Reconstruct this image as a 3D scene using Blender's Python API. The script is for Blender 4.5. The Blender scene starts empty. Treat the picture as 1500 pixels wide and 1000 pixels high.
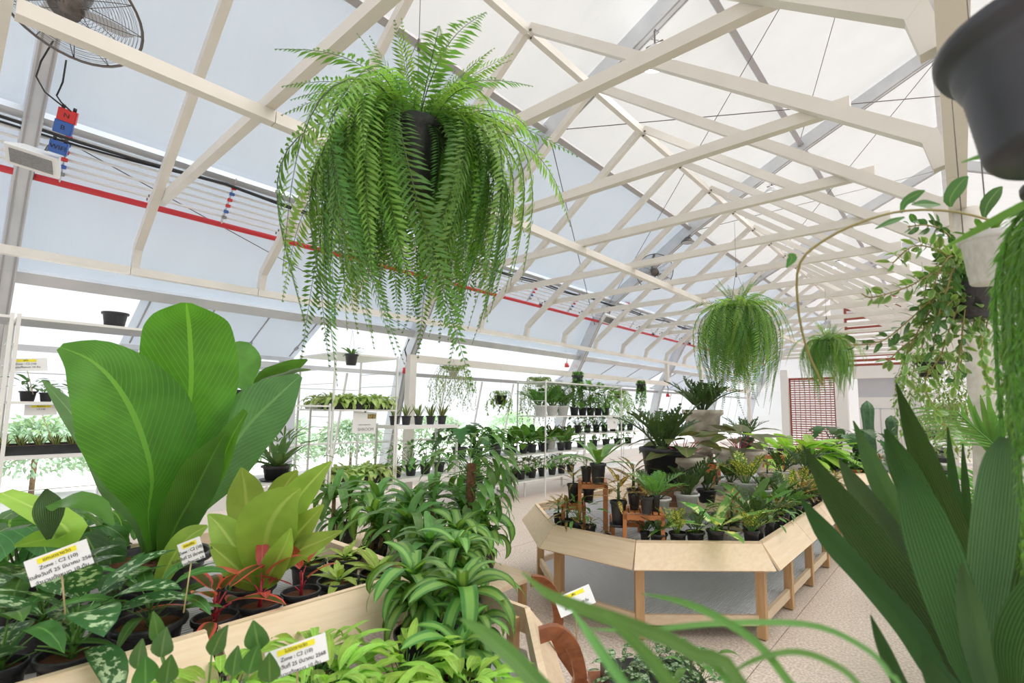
import bpy, math, random
from mathutils import Vector, Matrix, Euler
import numpy as np
R_ = random.Random(7)
SC = bpy.context.scene
COL = SC.collection
PI = math.pi
# ---------------------------------------------------------------- camera
CX, CY, HH = 790.0, 520.0, 1.6
_vy = np.array([1410 - CX, -(605 - CY)]); _vx = np.array([-90 - CX, -(590 - CY)])
FP = float(np.sqrt(-(_vy @ _vx)))
_Y = np.array([_vy[0], _vy[1], -FP]); _Y /= np.linalg.norm(_Y)
_X = -np.array([_vx[0], _vx[1], -FP]); _X /= np.linalg.norm(_X)
_Z = np.cross(_X, _Y)
ROT = np.stack([_X, _Y, _Z])
cam_d = bpy.data.cameras.new('camera'); cam = bpy.data.objects.new('camera', cam_d); COL.objects.link(cam)
cam.matrix_world = Matrix.Translation((0, 0, HH)) @ Matrix([list(r) for r in ROT]).to_4x4()
cam_d.sensor_width = 36.0; cam_d.lens = FP / 1500 * 36
cam_d.shift_x = -(CX - 750) / 1500; cam_d.shift_y = (CY - 500) / 1500
cam_d.clip_start = 0.05; cam_d.clip_end = 300
cam_d.dof.use_dof = True; cam_d.dof.focus_distance = 4.2; cam_d.dof.aperture_fstop = 2.8
SC.camera = cam
# ---------------------------------------------------------------- sky, sun, exposure
W = bpy.data.worlds.new('sky'); SC.world = W; W.use_nodes = True
wn = W.node_tree.nodes; wl = W.node_tree.links
bg = wn['Background']
tcw = wn.new('ShaderNodeTexCoord'); sx = wn.new('ShaderNodeSeparateXYZ'); wr = wn.new('ShaderNodeValToRGB')
wl.new(tcw.outputs['Generated'], sx.inputs[0]); wl.new(sx.outputs['Z'], wr.inputs[0])
wr.color_ramp.elements[0].position = 0.0; wr.color_ramp.elements[0].color = (0.93, 0.96, 1.0, 1)
wr.color_ramp.elements[1].position = 0.8; wr.color_ramp.elements[1].color = (0.96, 0.98, 1.0, 1)
wl.new(wr.outputs[0], bg.inputs['Color']); bg.inputs['Strength'].default_value = 0.92
sd = bpy.data.lights.new('sun', 'SUN'); sun = bpy.data.objects.new('sun', sd); COL.objects.link(sun)
sd.energy = 7.0; sd.angle = math.radians(70); sd.color = (1.0, 0.97, 0.92)
sun.rotation_euler = Euler((math.radians(-22), math.radians(28), 0))
SC.view_settings.view_transform = 'Standard'; SC.view_settings.look = 'None'
SC.view_settings.exposure = 0.40; SC.view_settings.gamma = 1.0; SC.view_settings.use_curve_mapping = False
try:
    SC.cycles.max_bounces = 8; SC.cycles.diffuse_bounces = 4; SC.cycles.transparent_max_bounces = 24
    SC.cycles.transmission_bounces = 6; SC.cycles.sample_clamp_indirect = 6; SC.cycles.use_denoising = True
except Exception:
    pass
# ---------------------------------------------------------------- placing helpers
def ray(u, v):
    d = ROT @ np.array([u - CX, -(v - CY), -FP]); return Vector(d)
def onz(u, v, z):
    d = ray(u, v); t = (z - HH) / d.z; return Vector((0, 0, HH)) + d * t
def onx(u, v, x):
    d = ray(u, v); return Vector((0, 0, HH)) + d * (x / d.x)
def ony(u, v, y):
    d = ray(u, v); return Vector((0, 0, HH)) + d * (y / d.y)
def atd(u, v, dep):
    return Vector((0, 0, HH)) + ray(u, v) * (dep / FP)
def depth(p):
    c = ROT.T @ np.array([p[0], p[1], p[2] - HH]); return -c[2]
# ---------------------------------------------------------------- materials
def nodes(name):
    m = bpy.data.materials.new(name); m.use_nodes = True
    nt = m.node_tree; return m, nt, nt.nodes['Principled BSDF']
def mix_rgb(nt, fac, a, b):
    n = nt.nodes.new('ShaderNodeMix'); n.data_type = 'RGBA'
    for k, v in ((0, fac), (6, a), (7, b)):
        if isinstance(v, (int, float)): n.inputs[k].default_value = v
        elif isinstance(v, tuple): n.inputs[k].default_value = (*v, 1)
        else: nt.links.new(v, n.inputs[k])
    return n.outputs[2]
def mth(nt, op, a, b=None):
    n = nt.nodes.new('ShaderNodeMath'); n.operation = op
    for k, v in ((0, a), (1, b)):
        if v is None: continue
        if isinstance(v, (int, float)): n.inputs[k].default_value = v
        else: nt.links.new(v, n.inputs[k])
    return n.outputs[0]
def noise(nt, scale, coord='Object', detail=3.0, stretch=None):
    tc = nt.nodes.new('ShaderNodeTexCoord'); n = nt.nodes.new('ShaderNodeTexNoise')
    n.inputs['Scale'].default_value = scale; n.inputs['Detail'].default_value = detail
    src = tc.outputs[coord]
    if stretch:
        mp = nt.nodes.new('ShaderNodeMapping'); mp.inputs['Scale'].default_value = stretch
        nt.links.new(src, mp.inputs[0]); src = mp.outputs[0]
    nt.links.new(src, n.inputs['Vector']); return n.outputs['Fac']
def ramp(nt, fac, lo, hi):
    n = nt.nodes.new('ShaderNodeMapRange'); n.inputs['From Min'].default_value = lo; n.inputs['From Max'].default_value = hi
    nt.links.new(fac, n.inputs['Value']); return n.outputs['Result']
def bump(nt, b, h, s, d=0.01):
    n = nt.nodes.new('ShaderNodeBump'); n.inputs['Strength'].default_value = s; n.inputs['Distance'].default_value = d
    nt.links.new(h, n.inputs['Height']); nt.links.new(n.outputs[0], b.inputs['Normal'])
def solid(name, c, rough=0.5, c2=None, ns=8.0, metal=0.0, bs=0.0, stretch=None, lo=.35, hi=.65, coat=0.0, coord='Object'):
    m, nt, b = nodes(name)
    b.inputs['Base Color'].default_value = (*c, 1); b.inputs['Roughness'].default_value = rough; b.inputs['Metallic'].default_value = metal
    if coat: b.inputs['Coat Weight'].default_value = coat
    if c2 is not None or bs:
        f = noise(nt, ns, coord, 4.0, stretch)
        if c2 is not None: nt.links.new(mix_rgb(nt, ramp(nt, f, lo, hi), c, c2), b.inputs['Base Color'])
        if bs: bump(nt, b, f, bs)
    return m
def wood(name, c, c2, axis=0, rough=0.5, scale=3.0):
    st = [14.0, 14.0, 14.0]; st[axis] = 1.0
    m, nt, b = nodes(name)
    f = noise(nt, scale, 'Object', 6.0, tuple(st))
    oi = nt.nodes.new('ShaderNodeObjectInfo')
    c_ = mix_rgb(nt, ramp(nt, f, .3, .7), c, c2)
    v = mth(nt, 'MULTIPLY_ADD', oi.outputs['Random'], 0.16)
    hs = nt.nodes.new('ShaderNodeHueSaturation'); nt.links.new(c_, hs.inputs['Color'])
    nt.nodes[-1]
    ad = mth(nt, 'ADD', mth(nt, 'MULTIPLY', oi.outputs['Random'], 0.14), 0.93); nt.links.new(ad, hs.inputs['Value'])
    nt.links.new(hs.outputs[0], b.inputs['Base Color']); b.inputs['Roughness'].default_value = rough
    bump(nt, b, f, 0.15, 0.003)
    return m
def leafmat(name, c, c2=None, mode='plain', rough=0.38, trans=0.35, n=14, k=5.0, back=None, tcol=None, th=.86):
    """mode: plain, vein, stripe, patch, edge ; c is the blade, c2 the vein / stripe / patch colour"""
    m, nt, b = nodes(name)
    oi = nt.nodes.new('ShaderNodeObjectInfo')
    uv = nt.nodes.new('ShaderNodeUVMap'); sp = nt.nodes.new('ShaderNodeSeparateXYZ'); nt.links.new(uv.outputs[0], sp.inputs[0])
    u, v = sp.outputs[0], sp.outputs[1]
    mm = mth(nt, 'MULTIPLY', mth(nt, 'ABSOLUTE', mth(nt, 'SUBTRACT', u, 0.5)), 2.0)
    nz = noise(nt, 6.0, 'Object', 2.0)
    col = mix_rgb(nt, ramp(nt, nz, .3, .7), tuple(x * .82 for x in c), tuple(min(1, x * 1.15) for x in c))
    c2 = c2 or tuple(min(1, x * 1.5) for x in c)
    if mode in ('vein', 'rib'):
        w = mth(nt, 'FRACT', mth(nt, 'SUBTRACT', mth(nt, 'MULTIPLY', v, float(n)), mth(nt, 'MULTIPLY', mm, k)))
        ln = mth(nt, 'GREATER_THAN', w, th)
        rib = mth(nt, 'LESS_THAN', mm, 0.05)
        f = mth(nt, 'MAXIMUM', mth(nt, 'MULTIPLY', ln, .36 if mode == 'vein' else .3), rib)
        col = mix_rgb(nt, f, col, c2)
        bump(nt, b, mth(nt, 'PINGPONG', w, .5), 0.35, 0.004)
    elif mode == 'stripe':
        f = ramp(nt, mm, .62, .38); col = mix_rgb(nt, f, col, c2)
    elif mode == 'midrib':
        f = ramp(nt, mm, .12, .04); col = mix_rgb(nt, f, col, c2)
    elif mode == 'long':
        w = mth(nt, 'PINGPONG', mth(nt, 'MULTIPLY', mm, float(n)), .5)
        col = mix_rgb(nt, mth(nt, 'MULTIPLY', ramp(nt, w, .05, .45), .8), col, c2); bump(nt, b, w, 0.9, 0.008)
    elif mode == 'patch':
        p = noise(nt, float(n), 'Object', 3.0); e = ramp(nt, mm, .95, .6)
        f = mth(nt, 'MULTIPLY', ramp(nt, p, .50, .56), e); col = mix_rgb(nt, f, col, c2)
    elif mode == 'edge':
        f = ramp(nt, mm, .5, .75); col = mix_rgb(nt, f, col, c2)
    hs = nt.nodes.new('ShaderNodeHueSaturation'); nt.links.new(col, hs.inputs['Color'])
    nt.links.new(mth(nt, 'ADD', mth(nt, 'MULTIPLY', oi.outputs['Random'], 0.4), 0.8), hs.inputs['Value'])
    nt.links.new(mth(nt, 'ADD', mth(nt, 'MULTIPLY', oi.outputs['Random'], 0.03), 0.474), hs.inputs['Hue']); hs.inputs['Saturation'].default_value = .92
    nt.links.new(hs.outputs[0], b.inputs['Base Color']); b.inputs['Roughness'].default_value = rough; b.inputs['Specular IOR Level'].default_value = .32
    tr = nt.nodes.new('ShaderNodeBsdfTranslucent')
    tm = nt.nodes.new('ShaderNodeMix'); tm.data_type = 'RGBA'; tm.blend_type = 'MULTIPLY'; tm.inputs[0].default_value = 1
    nt.links.new(hs.outputs[0], tm.inputs[6]); tm.inputs[7].default_value = (*(tcol or (2.2, 2.1, 0.85)), 1)
    nt.links.new(tm.outputs[2], tr.inputs['Color'])
    mx = nt.nodes.new('ShaderNodeMixShader'); mx.inputs[0].default_value = trans
    nt.links.new(b.outputs[0], mx.inputs[1]); nt.links.new(tr.outputs[0], mx.inputs[2])
    nt.links.new(mx.outputs[0], nt.nodes['Material Output'].inputs[0])
    return m
def emis(name, c, s):
    m, nt, b = nodes(name); b.inputs['Base Color'].default_value = (*c, 1)
    b.inputs['Emission Color'].default_value = (*c, 1); b.inputs['Emission Strength'].default_value = s; return m
def fabric(name, c, transp, transl):
    m, nt, b = nodes(name)
    f = noise(nt, .9, 'Object', 5.0, (1, 3.0, 1)); b.inputs['Base Color'].default_value = (*c, 1); b.inputs['Roughness'].default_value = .55
    bump(nt, b, f, .35, .08)
    tl = nt.nodes.new('ShaderNodeBsdfTranslucent'); tp = nt.nodes.new('ShaderNodeBsdfTransparent')
    g = mix_rgb(nt, ramp(nt, f, .35, .65), tuple(x * .93 for x in c), c)
    nt.links.new(g, tl.inputs['Color']); nt.links.new(g, tp.inputs['Color'])
    a = nt.nodes.new('ShaderNodeMixShader'); a.inputs[0].default_value = transl / (1 - transp)
    nt.links.new(b.outputs[0], a.inputs[1]); nt.links.new(tl.outputs[0], a.inputs[2])
    d = nt.nodes.new('ShaderNodeMixShader'); d.inputs[0].default_value = transp
    nt.links.new(a.outputs[0], d.inputs[1]); nt.links.new(tp.outputs[0], d.inputs[2])
    nt.links.new(d.outputs[0], nt.nodes['Material Output'].inputs[0]); return m
def clear(name, tint=(1, 1, 1), gl=0.06):
    m, nt, b = nodes(name); tp = nt.nodes.new('ShaderNodeBsdfTransparent'); tp.inputs[0].default_value = (*tint, 1)
    g = nt.nodes.new('ShaderNodeBsdfGlossy'); g.inputs['Roughness'].default_value = .08
    x = nt.nodes.new('ShaderNodeMixShader'); x.inputs[0].default_value = gl
    nt.links.new(tp.outputs[0], x.inputs[1]); nt.links.new(g.outputs[0], x.inputs[2])
    nt.links.new(x.outputs[0], nt.nodes['Material Output'].inputs[0]); return m
M = {}
M['cream'] = solid('cream_paint', (.78, .735, .675), .36, (.73, .69, .63), 3)
M['white_paint'] = solid('white_paint', (.84, .83, .81), .4)
M['alu'] = solid('aluminium', (.70, .71, .73), .42, (.60, .62, .65), 2.5, metal=.35)
M['alu_dark'] = solid('dark_aluminium', (.42, .41, .42), .45, metal=.4)
M['fab_w'] = fabric('white_membrane', (.90, .895, .885), .34, .055)
M['fab_b'] = fabric('blue_grey_membrane', (.70, .77, .85), .30, .055)
M['clear'] = clear('clear_sheet', (.98, .99, 1.0), .05)
M['red'] = solid('red_pipe_paint', (.62, .03, .04), .35)
M['pvc'] = solid('pvc_conduit', (.78, .77, .75), .4)
M['black'] = solid('black_plastic', (.018, .018, .022), .38, (.035, .035, .04), 12)
M['pot_grey'] = solid('grey_plastic', (.05, .052, .066), .42, (.035, .036, .045), 5)
M['rubber'] = solid('black_cable', (.02, .02, .022), .5)
M['potw'] = solid('white_pot_plastic', (.70, .69, .67), .5, (.60, .59, .57), 6)
M['stone'] = solid('weathered_stone', (.66, .60, .51), .85, (.34, .28, .22), 7, bs=.5)
M['terra'] = solid('terracotta', (.60, .17, .06), .7, (.50, .13, .04), 6)
M['soil'] = solid('coir_soil', (.10, .035, .015), .95, (.27, .10, .04), 60, bs=1.0)
M['birch'] = wood('pale_birch_ply', (.86, .69, .50), (.78, .59, .40), 1)
M['birchx'] = wood('pale_birch_ply_cross', (.86, .69, .50), (.78, .59, .40), 0)
M['legwood'] = wood('pine_leg', (.66, .42, .22), (.56, .33, .16), 2)
M['teak'] = wood('orange_teak', (.60, .24, .08), (.46, .16, .05), 0)
M['teakz'] = wood('orange_teak_upright', (.60, .24, .08), (.46, .16, .05), 2)
M['walnut'] = wood('walnut', (.30, .10, .035), (.20, .06, .02), 1, .35)
M['cratew'] = wood('crate_wood', (.36, .17, .09), (.25, .11, .06), 0)
M['rust'] = solid('red_brown_lattice', (.34, .09, .06), .6)
M['bark'] = solid('cane_bark', (.36, .23, .13), .85, (.26, .15, .08), 30, bs=.6)
M['moss'] = solid('coir_pole', (.20, .10, .05), .95, (.10, .05, .02), 40, bs=1)
M['card'] = solid('white_card', (.86, .86, .86), .6)
M['hili'] = solid('yellow_highlight', (.90, .80, .03), .6)
M['ink'] = solid('black_ink', (.02, .02, .02), .6)
M['stick'] = solid('bamboo_stick', (.62, .46, .25), .6)
M['mesh'] = solid('deck_mesh_plastic', (.62, .63, .66), .5)
M['poly'] = solid('corrugated_sheet', (.84, .85, .88), .3)
M['brown'] = solid('twine_wire', (.30, .28, .26), .5)
M['blueb'] = solid('blue_box_plastic', (.04, .13, .45), .4)
M['redb'] = solid('red_box_plastic', (.62, .03, .03), .4)
M['greym'] = solid('grey_grille', (.28, .28, .28), .5, (.22, .22, .22), 60)
M['steel'] = solid('dark_steel', (.16, .14, .13), .4, metal=.6)
M['lamp'] = emis('lamp_glow', (1.0, 1.0, 1.0), 14.0)
M['plaster'] = solid('white_plaster', (.78, .74, .68), .9, (.66, .61, .54), 14, bs=.8)
M['greydoor'] = solid('grey_door_panel', (.55, .56, .60), .5)
M['orange'] = solid('orange_paint', (.75, .14, .03), .5)
# floor
m, nt, b = nodes('speckled_floor')
f1 = noise(nt, 60, 'Object', 5); f2 = noise(nt, 1.3, 'Object', 4)
ca = mix_rgb(nt, ramp(nt, f1, .40, .62), (.58, .47, .40), (.84, .74, .66))
nt.links.new(mix_rgb(nt, mth(nt, 'MULTIPLY', ramp(nt, f2, .45, .7), .25), ca, (.62, .52, .45)), b.inputs['Base Color'])
b.inputs['Roughness'].default_value = .55; bump(nt, b, f1, .12, .002)
M['floor'] = m
# leaves
L = {}
L['fern'] = leafmat('fern_green', (.19, .39, .065), trans=.4, rough=.5, tcol=(2.0, 2.0, 1.0))
L['fern2'] = leafmat('fern_green_deep', (.09, .26, .05), trans=.35, rough=.5, tcol=(2.0, 2.0, 1.0))
L['gian'] = leafmat('giant_leaf_green', (.06, .19, .02), (.12, .30, .035), 'vein', n=34, k=9, trans=.42, th=.8, tcol=(2.1, 2.3, .8))
L['gian2'] = leafmat('giant_leaf_back', (.07, .24, .07), (.14, .34, .12), 'vein', n=26, k=7, trans=.25, th=.75)
L['lime'] = leafmat('lime_leaf', (.30, .50, .05), (.45, .62, .12), 'midrib', trans=.3, tcol=(1.3, 1.4, .8))
L['lime2'] = leafmat('bright_lime_leaf', (.30, .60, .055), (.45, .72, .12), 'midrib', trans=.3, tcol=(1.4, 1.5, .8))
L['phil'] = leafmat('dark_heart_leaf', (.05, .20, .05), (.20, .42, .12), 'vein', n=7, k=2.5, trans=.3, rough=.3, th=.93)
L['agls'] = leafmat('silver_patterned_leaf', (.03, .12, .03), (.36, .50, .30), 'patch', n=13, trans=.15, rough=.35)
L['agl'] = leafmat('green_leaf', (.06, .22, .04), (.14, .36, .08), 'midrib', trans=.2, rough=.33)
L['aglr'] = leafmat('red_leaf', (.12, .13, .03), (.80, .14, .05), 'edge', trans=.3, rough=.35, tcol=(1.8, 1.2, .8))
L['aglr2'] = leafmat('red_orange_leaf', (.74, .17, .06), (.88, .30, .14), 'midrib', trans=.3, rough=.35, tcol=(1.4, 1, 1))
L['drac'] = leafmat('striped_dracaena_leaf', (.07, .24, .045), (.20, .42, .08), 'stripe', trans=.25, rough=.3)
L['drac2'] = leafmat('dracaena_leaf', (.08, .25, .045), (.11, .30, .06), 'midrib', trans=.25, rough=.3)
L['strap'] = leafmat('dark_strap_leaf', (.026, .095, .02), (.07, .20, .05), 'long', n=7, trans=.15, rough=.4)
L['strapb'] = leafmat('bluish_strap_leaf', (.06, .16, .055), (.13, .27, .12), 'long', n=7, trans=.15, rough=.4)
L['palm'] = leafmat('palm_leaf', (.09, .28, .05), trans=.3, rough=.35)
L['near'] = leafmat('near_palm_leaf', (.075, .24, .04), (.10, .29, .05), 'midrib', trans=.25, rough=.4)
L['zz'] = leafmat('dark_glossy_leaflet', (.045, .11, .028), trans=.15, rough=.25)
L['zzv'] = leafmat('yellow_variegated_leaflet', (.10, .22, .03), (.70, .66, .10), 'patch', n=22, trans=.2)
L['zzg'] = leafmat('glossy_green_leaflet', (.08, .24, .035), trans=.2, rough=.28)
L['crot'] = leafmat('bronze_leaf', (.13, .10, .03), (.62, .50, .08), 'patch', n=30, trans=.2, rough=.3)
L['varie'] = leafmat('cream_variegated_leaf', (.12, .38, .06), (.62, .74, .28), 'patch', n=7, trans=.3)
L['purp'] = leafmat('olive_bronze_leaf', (.10, .15, .035), (.24, .18, .07), 'midrib', trans=.2, tcol=(1.8, 1.6, .8))
L['hoya'] = leafmat('hoya_leaf', (.13, .29, .07), (.26, .42, .13), 'edge', trans=.25, rough=.35)
L['hoyad'] = leafmat('thick_dark_leaf', (.06, .19, .04), (.14, .30, .08), 'midrib', trans=.15, rough=.3)
L['tail'] = leafmat('tassel_leaf', (.10, .33, .035), trans=.3, rough=.4)
L['ivy'] = leafmat('ivy_leaf', (.16, .32, .08), (.40, .52, .24), 'edge', trans=.2)
L['pale'] = leafmat('pale_seedling_leaf', (.40, .58, .16), (.58, .70, .30), 'midrib', trans=.3, tcol=(1.4, 1.4, 1))
L['snake'] = leafmat('snake_leaf', (.05, .14, .04), (.50, .55, .16), 'edge', trans=.05)
L['stag'] = leafmat('staghorn_frond', (.09, .22, .07), trans=.2, rough=.5)
L['mons'] = leafmat('dark_split_leaf', (.03, .13, .025), trans=.2, rough=.3)
L['stem'] = solid('green_stem', (.10, .24, .04), .45)
L['stemr'] = solid('red_stem', (.42, .03, .05), .4)
L['stemd'] = solid('dark_stem', (.06, .11, .03), .45)
L['vine'] = solid('vine_stem', (.32, .27, .09), .6)
L['hedge'] = leafmat('pale_hedge_leaf', (.34, .50, .42), trans=.2)
L['cactus'] = solid('cactus_skin', (.12, .24, .12), .6, (.08, .18, .08), 12)
# ---------------------------------------------------------------- mesh builder
class B:
    def __init__(s): s.v = []; s.f = []; s.uv = []; s.m = []; s.sm = []
    def add(s, vs, fs, uvs=None, mi=0, smooth=False):
        o = len(s.v); s.v.extend(tuple(p) for p in vs)
        for k, f in enumerate(fs):
            s.f.append([o + i for i in f]); s.m.append(mi); s.sm.append(smooth)
            s.uv.append([uvs[i] for i in f] if uvs else [(0, 0)] * len(f))
        return s
    def box(s, c, d, rot=None, mi=0):
        hx, hy, hz = d[0] / 2, d[1] / 2, d[2] / 2
        vs = [Vector((x, y, z)) for x in (-hx, hx) for y in (-hy, hy) for z in (-hz, hz)]
        if rot is not None: vs = [rot @ p for p in vs]
        vs = [p + Vector(c) for p in vs]
        return s.add(vs, [(0, 1, 3, 2), (4, 6, 7, 5), (0, 4, 5, 1), (2, 3, 7, 6), (0, 2, 6, 4), (1, 5, 7, 3)], mi=mi)
    def beam(s, a, b, w, h, up=(0, 0, 1), mi=0):
        a, b = Vector(a), Vector(b); t = (b - a).normalized(); sd_ = t.cross(Vector(up))
        if sd_.length < 1e-4: sd_ = Vector((1, 0, 0))
        sd_.normalize(); u = sd_.cross(t); vs = []
        for p in (a, b):
            for i, j in ((-1, -1), (1, -1), (1, 1), (-1, 1)): vs.append(p + sd_ * (i * w / 2) + u * (j * h / 2))
        return s.add(vs, [(3, 2, 1, 0), (4, 5, 6, 7), (0, 1, 5, 4), (1, 2, 6, 5), (2, 3, 7, 6), (3, 0, 4, 7)], mi=mi)
    def tube(s, pts, r, n=8, mi=0, cap=True):
        pts = [Vector(p) for p in pts]; rs = r if isinstance(r, (list, tuple)) else [r] * len(pts)
        vs = []; fs = []; ref = Vector((0, 0, 1))
        for i, p in enumerate(pts):
            t = (pts[min(i + 1, len(pts) - 1)] - pts[max(i - 1, 0)]).normalized()
            a = t.cross(ref)
            if a.length < .1: a = t.cross(Vector((1, 0, 0)))
            a.normalize(); b_ = t.cross(a)
            for k in range(n): vs.append(p + (a * math.cos(2 * PI * k / n) + b_ * math.sin(2 * PI * k / n)) * rs[i])
        for i in range(len(pts) - 1):
            for k in range(n): fs.append((i * n + k, i * n + (k + 1) % n, (i + 1) * n + (k + 1) % n, (i + 1) * n + k))
        if cap: fs.append(tuple(range(n - 1, -1, -1))); fs.append(tuple((len(pts) - 1) * n + k for k in range(n)))
        return s.add(vs, fs, mi=mi, smooth=True)
    def lathe(s, prof, n=24, c=(0, 0, 0), mi=0):
        vs = []; fs = []
        for r, z in prof:
            for k in range(n): vs.append((c[0] + r * math.cos(2 * PI * k / n), c[1] + r * math.sin(2 * PI * k / n), c[2] + z))
        for i in range(len(prof) - 1):
            for k in range(n): fs.append((i * n + k, i * n + (k + 1) % n, (i + 1) * n + (k + 1) % n, (i + 1) * n + k))
        return s.add(vs, fs, mi=mi, smooth=True)
    def prism(s, poly, z0, z1, mi=0):
        n = len(poly); vs = [(x, y, z0) for x, y in poly] + [(x, y, z1) for x, y in poly]
        fs = [tuple(range(n - 1, -1, -1)), tuple(range(n, 2 * n))] + [(i, (i + 1) % n, n + (i + 1) % n, n + i) for i in range(n)]
        return s.add(vs, fs, mi=mi)
    def mesh(s, name, mats, off=None):
        me = bpy.data.meshes.new(name); vs = s.v
        if off is not None: vs = [(p[0] - off[0], p[1] - off[1], p[2] - off[2]) for p in vs]
        me.from_pydata(vs, [], s.f)
        if not isinstance(mats, (list, tuple)): mats = [mats]
        for m_ in mats: me.materials.append(m_)
        ul = me.uv_layers.new(name='UVMap'); ul.data.foreach_set('uv', [c for f in s.uv for p in f for c in p])
        me.polygons.foreach_set('material_index', s.m); me.polygons.foreach_set('use_smooth', s.sm)
        me.update(); return me
    def build(s, name, mats, parent=None, label=None, kind=None):
        off = tuple(parent_world(parent)) if parent is not None else None
        me = s.mesh(name, mats, off)
        return link(name, me, parent, label=label, kind=kind)
def parent_world(p):
    v = Vector((0, 0, 0))
    while p is not None: v = v + p.location; p = p.parent
    return v
def link(name, data, parent=None, mat=None, label=None, kind=None):
    o = bpy.data.objects.new(name, data); COL.objects.link(o)
    if parent is not None: o.parent = parent
    if mat is not None: o.matrix_local = mat
    if label: o['label'] = label
    if kind: o['kind'] = kind
    return o
def tag(o, label, cat, group=None, kind=None):
    o['label'] = label; o['category'] = cat
    if group: o['group'] = group
    if kind: o['kind'] = kind
    return o
def thing(name, loc, label, cat, group=None):
    o = bpy.data.objects.new(name, None); COL.objects.link(o); o.location = Vector(loc); o.empty_display_size = .05
    return tag(o, label, cat, group)
def struct(o): o['kind'] = 'structure'; return o
# ---------------------------------------------------------------- leaf shapes (grow along +X, up is +Z)
def prof(kind, t):
    if kind == 'ovate': w = (t ** .55) * ((1 - t) ** .75) * 1.75
    elif kind == 'lance': w = (t ** .7) * ((1 - t) ** .9) * 1.95
    elif kind == 'strap': w = min(1, (t * 5 + .45)) * (1 - t ** 5) ** .8
    elif kind == 'round': w = math.sqrt(max(0, 1 - (2 * t - 1) ** 2))
    elif kind == 'heart': w = ((1 - t) ** .62) * min(1, (t * 9 + .75)) * 1.1
    elif kind == 'paddle': w = (t ** .6) * ((1 - t) ** .38) * 1.5
    else: w = 1 - t
    return max(0.0, w)
def leaf_into(b, Ln, Wd, kind='ovate', n=7, bend=.6, fold=.25, mi=0, x0=0.0, z0=0.0, rise=0.0, wave=0.0, lobes=0, xf=None, cross=2, tw=0.0):
    """blade whose tangent turns down by bend radians over its length; returns nothing"""
    pts = []; a = rise; x, z = x0, z0; ds = Ln / n
    for i in range(n + 1):
        pts.append((x, z, a)); a -= bend / n; x += math.cos(a) * ds; z += math.sin(a) * ds
    vs = []; uvs = []; cr = cross
    for i, (x, z, a) in enumerate(pts):
        t = i / n; w = prof(kind, t) * Wd / 2
        if lobes and i % 2: w *= 1 - lobes
        for j in range(-cr, cr + 1):
            s_ = j / cr; yy = s_ * w; up = abs(s_) * w * fold * (1 - .4 * abs(s_)) + wave * w * math.sin(t * 15 + (2 if s_ > 0 else 0)) * abs(s_)
            bx = -abs(s_) * Wd * .22 * (1 - t) ** 5 if kind == 'heart' else 0.0
            tt = tw * t
            yv, uv_ = yy * math.cos(tt) - up * math.sin(tt), yy * math.sin(tt) + up * math.cos(tt)
            p = Vector((x - math.sin(a) * uv_ + bx * math.cos(a), yv, z + math.cos(a) * uv_ + bx * math.sin(a)))
            vs.append(xf @ p if xf is not None else p); uvs.append(((s_ + 1) / 2, t))
    c_ = 2 * cr + 1; fs = []
    for i in range(n):
        for j in range(c_ - 1): fs.append((i * c_ + j, (i + 1) * c_ + j, (i + 1) * c_ + j + 1, i * c_ + j + 1))
    b.add(vs, fs, uvs, mi, True); return pts[-1]
def stalk_into(b, Ln, r, rise, bend, mi=1, n=4, xf=None, sides=5):
    pts = []; a = rise; x = z = 0.0
    for i in range(n + 1):
        pts.append(Vector((x, 0, z))); a2 = a; a -= bend / n; x += math.cos(a2) * Ln / n; z += math.sin(a2) * Ln / n
    q = [xf @ p for p in pts] if xf is not None else pts
    b.tube(q, [r * (1 - .4 * i / n) for i in range(n + 1)], sides, mi); return x, z, a
def frond_into(b, Ln, n, ll, lw, bend, rise=0.0, ang=1.25, mi=0, smi=1, kind='lance', tip=.15, base=.08, seg=2, vee=.3, droop=.3, r=.004, xf=None, rnd=None, lo=.5, cross=1):
    """a rachis that arches over, with n pairs of leaflets"""
    rnd = rnd or random.Random(3); N = 14; a = rise; x = z = 0.0; P = [(0, 0, a)]
    for i in range(N):
        a -= bend(i / N) / N if callable(bend) else bend / N
        x += math.cos(a) * Ln / N; z += math.sin(a) * Ln / N; P.append((x, z, a))
    T = (lambda p: xf @ p) if xf is not None else (lambda p: p)
    b.tube([T(Vector((p[0], 0, p[1]))) for p in P], [r * (1 - .7 * i / N) for i in range(N + 1)], 4, smi)
    for k in range(n):
        t = base + (1 - base) * (k + .5) / n; f = t * N; i = min(int(f), N - 1); g = f - i
        px_ = P[i][0] * (1 - g) + P[i + 1][0] * g; pz = P[i][1] * (1 - g) + P[i + 1][1] * g; pa = P[i][2] * (1 - g) + P[i + 1][2] * g
        ln = ll * (lo + (1 - lo) * math.sin(PI * min(1, t * 1.15)) ** .7) * (1 if t < .75 else max(tip, 1 - (t - .75) * 3.4))
        for sgn in (-1, 1):
            an = ang * (1 - .35 * t) + rnd.uniform(-.12, .12)
            m_ = Matrix.Translation((px_, 0, pz)) @ Matrix.Rotation(-pa, 4, 'Y') @ Matrix.Rotation(sgn * an, 4, 'Z') @ Matrix.Rotation(-vee + rnd.uniform(-.15, .15), 4, 'Y') @ Matrix.Rotation(sgn * -.25, 4, 'X')
            if xf is not None: m_ = xf @ m_
            leaf_into(b, ln, lw * (.6 + .4 * ln / ll), kind, seg, droop, .15, mi, xf=m_, cross=cross)
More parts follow.
